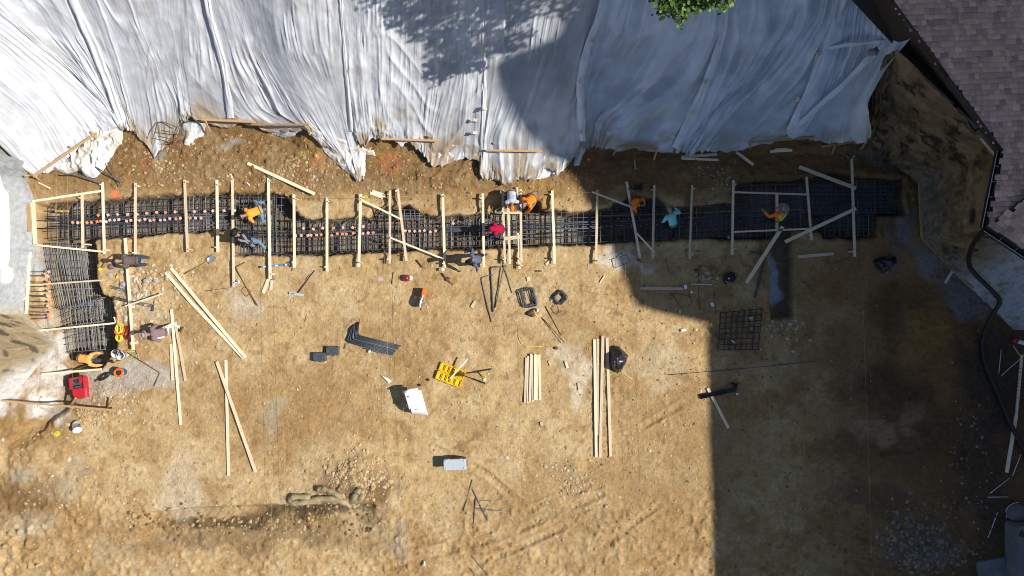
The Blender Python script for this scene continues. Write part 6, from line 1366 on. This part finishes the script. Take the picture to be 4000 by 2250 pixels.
# ------------------------------------------------------------------ people
PENDING = []
def fused(mb, name, m, vox, parent):
    o = link(name, mb.mesh(name), m, parent); md = o.modifiers.new('fuse', 'REMESH'); md.mode = 'VOXEL'; md.voxel_size = vox; md.use_smooth_shade = True
    s2 = o.modifiers.new('soft', 'SMOOTH'); s2.factor = .5; s2.iterations = 3
    PENDING.append(o); return o
def ik(a, t, l1, l2, pole):
    d = t - a; L = min(d.length, (l1 + l2) * .985); d.normalize(); t = a + d * L
    x = (l1*l1 - l2*l2 + L*L) / (2*L); h = math.sqrt(max(l1*l1 - x*x, 0)); pv = pole - d * pole.dot(d)
    if pv.length < 1e-5: pv = d.orthogonal()
    return a + d * x + pv.normalized() * h, t
def person(label, hu, hv, yaw, zb, hip, pitch, hands, feet, shirt, trousers, boots='boot_leather', hat=None, hatm=None, long_sleeves=True, hood=None, vest=None, gloves=None, hp=None, twist=0, hairm='blackmat', sc=1.0):
    V = Vector; pr = R(pitch); s = V((math.sin(pr), 0, math.cos(pr))); lat = V((0, 1, 0)); fr = V((math.cos(pr), 0, -math.sin(pr)))
    hipc = V((0, 0, hip)); neck = hipc + s * .50; h_ = R(pitch * .75 if hp is None else hp); hd = V((math.sin(h_), 0, math.cos(h_))); head = neck + hd * .19 + fr * .02
    rz = Matrix.Rotation(R(yaw), 3, 'Z'); kz = 1 - (zb + head.z) / H; hw = rz @ head
    org = V(((hu - 2000) / 100 * kz - hw.x, (1125 - hv) / 100 * kz - hw.y, zb))
    sh = [neck - s * .07 + lat * .185, neck - s * .07 - lat * .185]; hj = [hipc + lat * .095 - s * .02, hipc - lat * .095 - s * .02]
    el, wr, kn, an = [], [], [], []
    for i in (0, 1):
        sg = 1 if i == 0 else -1
        e, w = ik(sh[i], V(hands[i]), .29, .26, V((-.4, sg * .6, -.5)) + fr * -.2); el.append(e); wr.append(w)
        k, a = ik(hj[i], V((feet[i][0], feet[i][1], feet[i][2] if len(feet[i]) > 2 else .09)), .44, .43, V((1, sg * .25, .3))); kn.append(k); an.append(a)
    b = MB()
    b.tube([hipc - s*.12, hipc - s*.05, hipc + s*.06, hipc + s*.2, hipc + s*.36, neck - s*.07, neck - s*.01], [(.09,.07),(.155,.105),(.14,.10),(.135,.10),(.165,.115),(.13,.085),(.06,.055)], 14, lat=lat)
    b.tube([neck - s*.05, neck + hd*.05, head - hd*.05], [.06,.052,.055], 10)
    fh = V((math.cos(h_), 0, -math.sin(h_)))
    b.tube([head - hd*.12 + fh*.03, head - hd*.09 + fh*.02, head - hd*.02, head + hd*.05 - fh*.01, head + hd*.095 - fh*.01, head + hd*.115], [(.035,.03),(.055,.065),(.074,.095),(.076,.098),(.055,.07),(.012,.015)], 14, lat=lat)
    b.tube([head + fh*.085 + hd*.02, head + fh*.112 - hd*.02, head + fh*.09 - hd*.035], [.010,.016,.012], 6)                  # nose
    for sg in (1, -1): b.tube([head + lat*sg*.07 + hd*.02, head + lat*sg*.085 - hd*.02], [.018,.012], 6)                       # ears
    b.tube([head + fh*.088 - hd*.062 + lat*.025, head + fh*.096 - hd*.06, head + fh*.088 - hd*.062 - lat*.025], [.007,.010,.007], 5)   # lips
    for i in (0, 1):
        sg = 1 if i == 0 else -1
        b.tube([sh[i] - lat*sg*.04, sh[i], sh[i].lerp(el[i], .5), el[i], el[i].lerp(wr[i], .45), wr[i]], [.055,.056,.047,.040,.038,.027], 10)
        b.tube([hj[i] + s*.03, hj[i].lerp(kn[i], .3), kn[i], kn[i].lerp(an[i], .35), an[i]], [.092,.085,.058,.056,.038], 10)
        d = (wr[i] - el[i]).normalized(); sd = d.cross(V((0,0,1)) if abs(d.z) < .9 else V((1,0,0))).normalized(); up = sd.cross(d)
        b.tube([wr[i], wr[i] + d*.04, wr[i] + d*.09], [(.026,.018),(.040,.017),(.040,.014)], 8, lat=sd)
        for q, (off, L) in enumerate(((-.03,.062),(-.010,.075),(.011,.07),(.031,.055))):
            f0 = wr[i] + d*.085 + sd*off; b.tube([f0, f0 + d*L*.45 - up*.006, f0 + d*L*.8 - up*.022, f0 + d*L*.95 - up*.036], [.0098,.0095,.009,.007], 6)
        f0 = wr[i] + d*.03 - sd*.036*sg; b.tube([f0, f0 + d*.03 - sd*.02*sg, f0 + d*.06 - sd*.022*sg - up*.01], [.012,.011,.008], 6)
    o = fused(b, 'person', 'skin', .0075, None); o.location = org; o.rotation_euler = (0, 0, R(yaw)); top(o, label, 'person'); o.scale = (sc,) * 3
    for sg in (1, -1):
        e = MB(); e.ell(head + fh*.082 + lat*sg*.03 + hd*.015, (.011,.011,.009), n=8, m=6); e.build('eye', 'white', o)
    c = MB()
    c.tube([hipc - s*.09, hipc, hipc + s*.12, hipc + s*.24, hipc + s*.38, neck - s*.06, neck - s*.015], [(.165,.125),(.172,.128),(.165,.125),(.165,.127),(.192,.14),(.155,.108),(.082,.075)], 16, lat=lat)
    for i in (0, 1):
        sg = 1 if i == 0 else -1; end = wr[i] if long_sleeves else el[i].lerp(sh[i], .1)
        c.tube([sh[i] - lat*sg*.06, sh[i], sh[i].lerp(el[i], .5), el[i], el[i].lerp(end, .5), end - (end - el[i]) * .04] if long_sleeves else [sh[i] - lat*sg*.06, sh[i], sh[i].lerp(el[i], .5), end], [.082,.080,.070,.062,.058,.046][:6 if long_sleeves else 4], 10)
    r = random.Random(int(hu)); 
    for k in range(9):                                                                                                      # folds
        f = r.uniform(.03, .4); a = hipc + s*f - fr*.118 + lat*r.uniform(-.10,.10); c.tube([a, a + lat*r.uniform(-.09,.09) + s*r.uniform(-.03,.12)], [.016,.010], 5)
    fused(c, 'shirt', shirt, .012, o)
    p = MB(); p.tube([hipc + s*.03, hipc - s*.06, hipc - s*.14], [(.168,.122),(.172,.125),(.12,.10)], 14, lat=lat)
    for i in (0, 1): p.tube([hj[i] + s*.04, hj[i].lerp(kn[i], .3), kn[i], kn[i].lerp(an[i], .4), an[i] + (kn[i]-an[i])*.08], [.105,.098,.074,.070,.062], 10)
    fused(p, 'trousers', trousers, .012, o)
    for i in (0, 1):
        f = MB(); t = (an[i] - kn[i]).normalized(); fw = V((1, 0, 0)) - t * t.x; fw = fw.normalized() if fw.length > .2 else V((0,0,-1)); a = an[i]
        f.tube([a - t*.10, a - t*.03, a + t*.03], [.055,.056,.052], 10); f.tube([a - fw*.06 + t*.045, a + t*.04, a + fw*.09 + t*.05, a + fw*.17 + t*.062, a + fw*.19 + t*.066], [(.035,.035),(.046,.045),(.048,.036),(.042,.026),(.018,.014)], 10, lat=t.cross(fw)); fused(f, 'boot', boots, .012, o)
    ht = head + hd*.055; rot = Matrix.Rotation(h_, 3, 'Y')
    if hat == 'wide' or hat == 'brim':
        w = .215 if hat == 'wide' else .185; kk = MB(); prof = [(w,-.008),(w,.0),(.13,.006),(.098,.012),(.096,.06),(.082,.098),(.055,.105),(.03,.09),(.002,.085)]
        kk.lathe(prof, 26, ht, 1.12 if hat == 'wide' else 1.0, .86 if hat == 'wide' else 1.0, rot)
        if hat == 'wide':
            kk.v = [tuple(V(q) + (hd * .06 * max(0, abs((V(q) - ht).dot(lat)) - .10) / .1)) for q in kk.v]
        hm = kk.build('hat', hatm, o); bd = MB(); bd.lathe([(.099,.012),(.101,.014),(.100,.034),(.097,.035)], 24, ht, 1.12 if hat == 'wide' else 1, .86 if hat == 'wide' else 1, rot); bd.build('hatband', 'brownleather', hm)
    elif hat == 'cap':
        kk = MB(); kk.lathe([(.092,-.02),(.094,.0),(.092,.03),(.075,.07),(.04,.09),(.002,.094)], 20, ht, 1.08, .92, rot); hm = kk.build('cap', hatm, o); bb = MB(); bb.ell(ht + fh*.13 - hd*.012, (.085,.075,.010), rot, n=14, m=6); bb.build('visor', hatm, hm)
        mk = MB(); mk.ell(ht + fh*.085 + hd*.03, (.012,.035,.025), rot, n=10, m=6); mk.build('front_panel', 'grey_cloth' if hatm != 'navy_cloth' else 'white', hm)
    else:
        kk = MB(); kk.tube([head - hd*.05 - fh*.05, head - fh*.03 + hd*.0, head + hd*.06 - fh*.02, head + hd*.105 - fh*.01, head + hd*.127], [(.06,.05),(.082,.085),(.084,.098),(.062,.075),(.01,.01)], 14, lat=lat); kk.build('hair', hairm, o)
    if hood:
        kk = MB(); kk.tube([neck - s*.06 - fr*.04, neck + hd*.05 - fh*.035, head - fh*.02, head + hd*.08 - fh*.015, head + hd*.13 - fh*.01, head + hd*.15], [(.12,.09),(.105,.105),(.108,.122),(.10,.112),(.065,.07),(.01,.01)], 14, lat=lat) if hood == 'up' else kk.tube([neck - s*.03 - fr*.05 + lat*.09, neck - fr*.11 + s*.0, neck - s*.03 - fr*.05 - lat*.09], [.04,.06,.04], 10)
        fused(kk, 'hood', shirt, .012, o)
    if vest:
        kk = MB()
        for sg in (1, -1):
            kk.tube([neck - s*.04 + lat*sg*.10 + fr*.02, neck - s*.06 + lat*sg*.11 - fr*.07, hipc + s*.36 + lat*sg*.10 - fr*.135, hipc + s*.2 + lat*sg*.03 - fr*.135, hipc + s*.04 + lat*sg*.05 - fr*.13], [(.045,.015),(.05,.018),(.05,.018),(.045,.018),(.04,.015)], 8, lat=lat)
        kk.build('vest', vest, o)
    bt = MB(); bt.tube([hipc - s*.02 + V((.176*math.cos(a)*0,0,0)) + lat*.178*math.sin(a) + fr*.133*math.cos(a) for a in [2*math.pi*k/20 for k in range(21)]], .020, 6, cap=False); bt.build('belt', 'brownleather', o)
    if gloves:
        for i in (0, 1):
            d = (wr[i] - el[i]).normalized(); gg = MB(); gg.tube([wr[i] - d*.02, wr[i] + d*.03, wr[i] + d*.08], [(.036,.032),(.045,.026),(.043,.020)], 10); gg.build('glove', gloves, o)
    return o
CZ = -.06
def PP(d, l, z): return (d, l, z)
person('person in a bright orange shirt and jeans kneeling bent over on the wide cage', 943, 846, 205, CZ, .46, 72, (PP(.55,.30,.10), PP(.62,-.16,.12)), ((-.28,.28,.09),(-.30,-.26,.09)), 'amber_cloth', 'denim_cloth', hat='cap', hatm='black_cloth', long_sleeves=False)
person('person in a black brimmed hat, black vest and jeans stepping on the cage edge', 917, 910, 138, CZ, .74, 38, (PP(.42,.22,.50), PP(.45,-.18,.55)), ((-.10,.12),(-.52,-.10)), 'black_cloth', 'denim_cloth', hat='brim', hatm='black_cloth', vest='grey_cloth')
person('person in a grey brown jacket and blue jeans bending over beside the turned trench', 457, 1020, 183, .05, .80, 84, (PP(.62,.20,.30), PP(.72,-.22,.12)), ((.03,.13),(-.06,-.14)), 'taupe_cloth', 'dark_denim_cloth', hat='cap', hatm='navy_cloth')
person('person in a faded pink brimmed hat and mauve hooded jacket crouching near the white pails', 568, 1308, 190, .0, .42, 42, (PP(.30,.30,.25), PP(.32,-.28,.25)), ((.16,.14),(-.52,-.05,.10)), 'mauve_cloth', 'white_cloth', hat='brim', hatm='pinkhat_cloth', hood='down')
person('person in an orange long sleeved shirt bending low at the lowest left cage', 372, 1408, -6, -.30, .62, 80, (PP(.50,.20,.05), PP(.56,-.26,.16)), ((.05,.12),(-.05,-.12)), 'peach_cloth', 'black_cloth', hat='cap', hatm='navy_cloth')
person('person in a magenta hood hunched over the middle of the trench', 1918, 894, 185, CZ, .45, 34, (PP(.26,.10,.12), PP(.26,-.10,.12)), ((.12,.15),(.02,-.15)), 'magenta_cloth', 'dark_denim_cloth', hood='up')
person('person in a pale lavender shirt and orange cap leaning over the upper trench edge', 2000, 808, -88, -.05, .72, 58, (PP(.34,.26,.25), PP(.42,-.16,.22)), ((-.05,.14),(-.12,-.14)), 'lavender_cloth', 'dark_denim_cloth', hat='cap', hatm='orange_cloth')
person('person in a sunlit orange hooded sweatshirt with grey hair reaching for the wood', 2046, 801, 222, CZ, .66, 46, (PP(.52,.24,.30), PP(.50,.02,.34)), ((.0,.14),(-.34,-.12)), 'orange_cloth', 'grey_cloth', hood='down', hairm='grey_cloth')
person('person in a blue plaid shirt and black cap walking below the trench', 1838, 1018, 200, .02, .88, 22, (PP(.20,.42,.75), PP(.30,-.40,.95)), ((.22,.08),(-.30,-.10,.12)), 'plaid', 'black_cloth', hat='cap', hatm='black_cloth')
person('person in an orange hooded sweatshirt standing in the shaded trench bay', 2507, 796, -50, -.55, .88, 18, (PP(.34,.22,.72), PP(.36,-.20,.75)), ((.05,.12),(-.10,-.12)), 'orange_cloth', 'grey_cloth', hood='down')
person('person in a teal sweatshirt and grey cap bending forward on the shaded cage', 2617, 822, 118, CZ, .78, 48, (PP(.20,.30,.30), PP(.46,-.36,.70)), ((-.02,.12),(-.55,.10,.09)), 'teal_cloth', 'black_cloth', hat='cap', hatm='grey_cloth')
person('person in an orange shirt, lime vest straps and wide straw hat on the right cage', 3060, 818, 108, CZ, .80, 24, (PP(.42,.50,.95), PP(.40,-.12,.62)), ((.02,.14),(-.10,-.10)), 'orange_cloth', 'dark_denim_cloth', hat='wide', hatm='tan_cloth', vest='lime_cloth')
b = MB(); b.ell((0,0,0),(.10,.13,.10), nz=.15, seed=2); 
o = b.build('red_bag', 'red_cloth', None, loc=W(1851,1019,1.25)); o.scale = (.9,.9,.9); top(o, 'red bag on the back of the plaid shirted worker', 'bag')
dg = bpy.context.evaluated_depsgraph_get(); dg.update()
for o in PENDING:
    me = bpy.data.meshes.new_from_object(o.evaluated_get(dg)); me.name = o.name
    if not me.materials: me.materials.append(o.data.materials[0])
    o.modifiers.clear(); old = o.data; o.data = me; me.polygons.foreach_set('use_smooth', [True] * len(me.polygons))
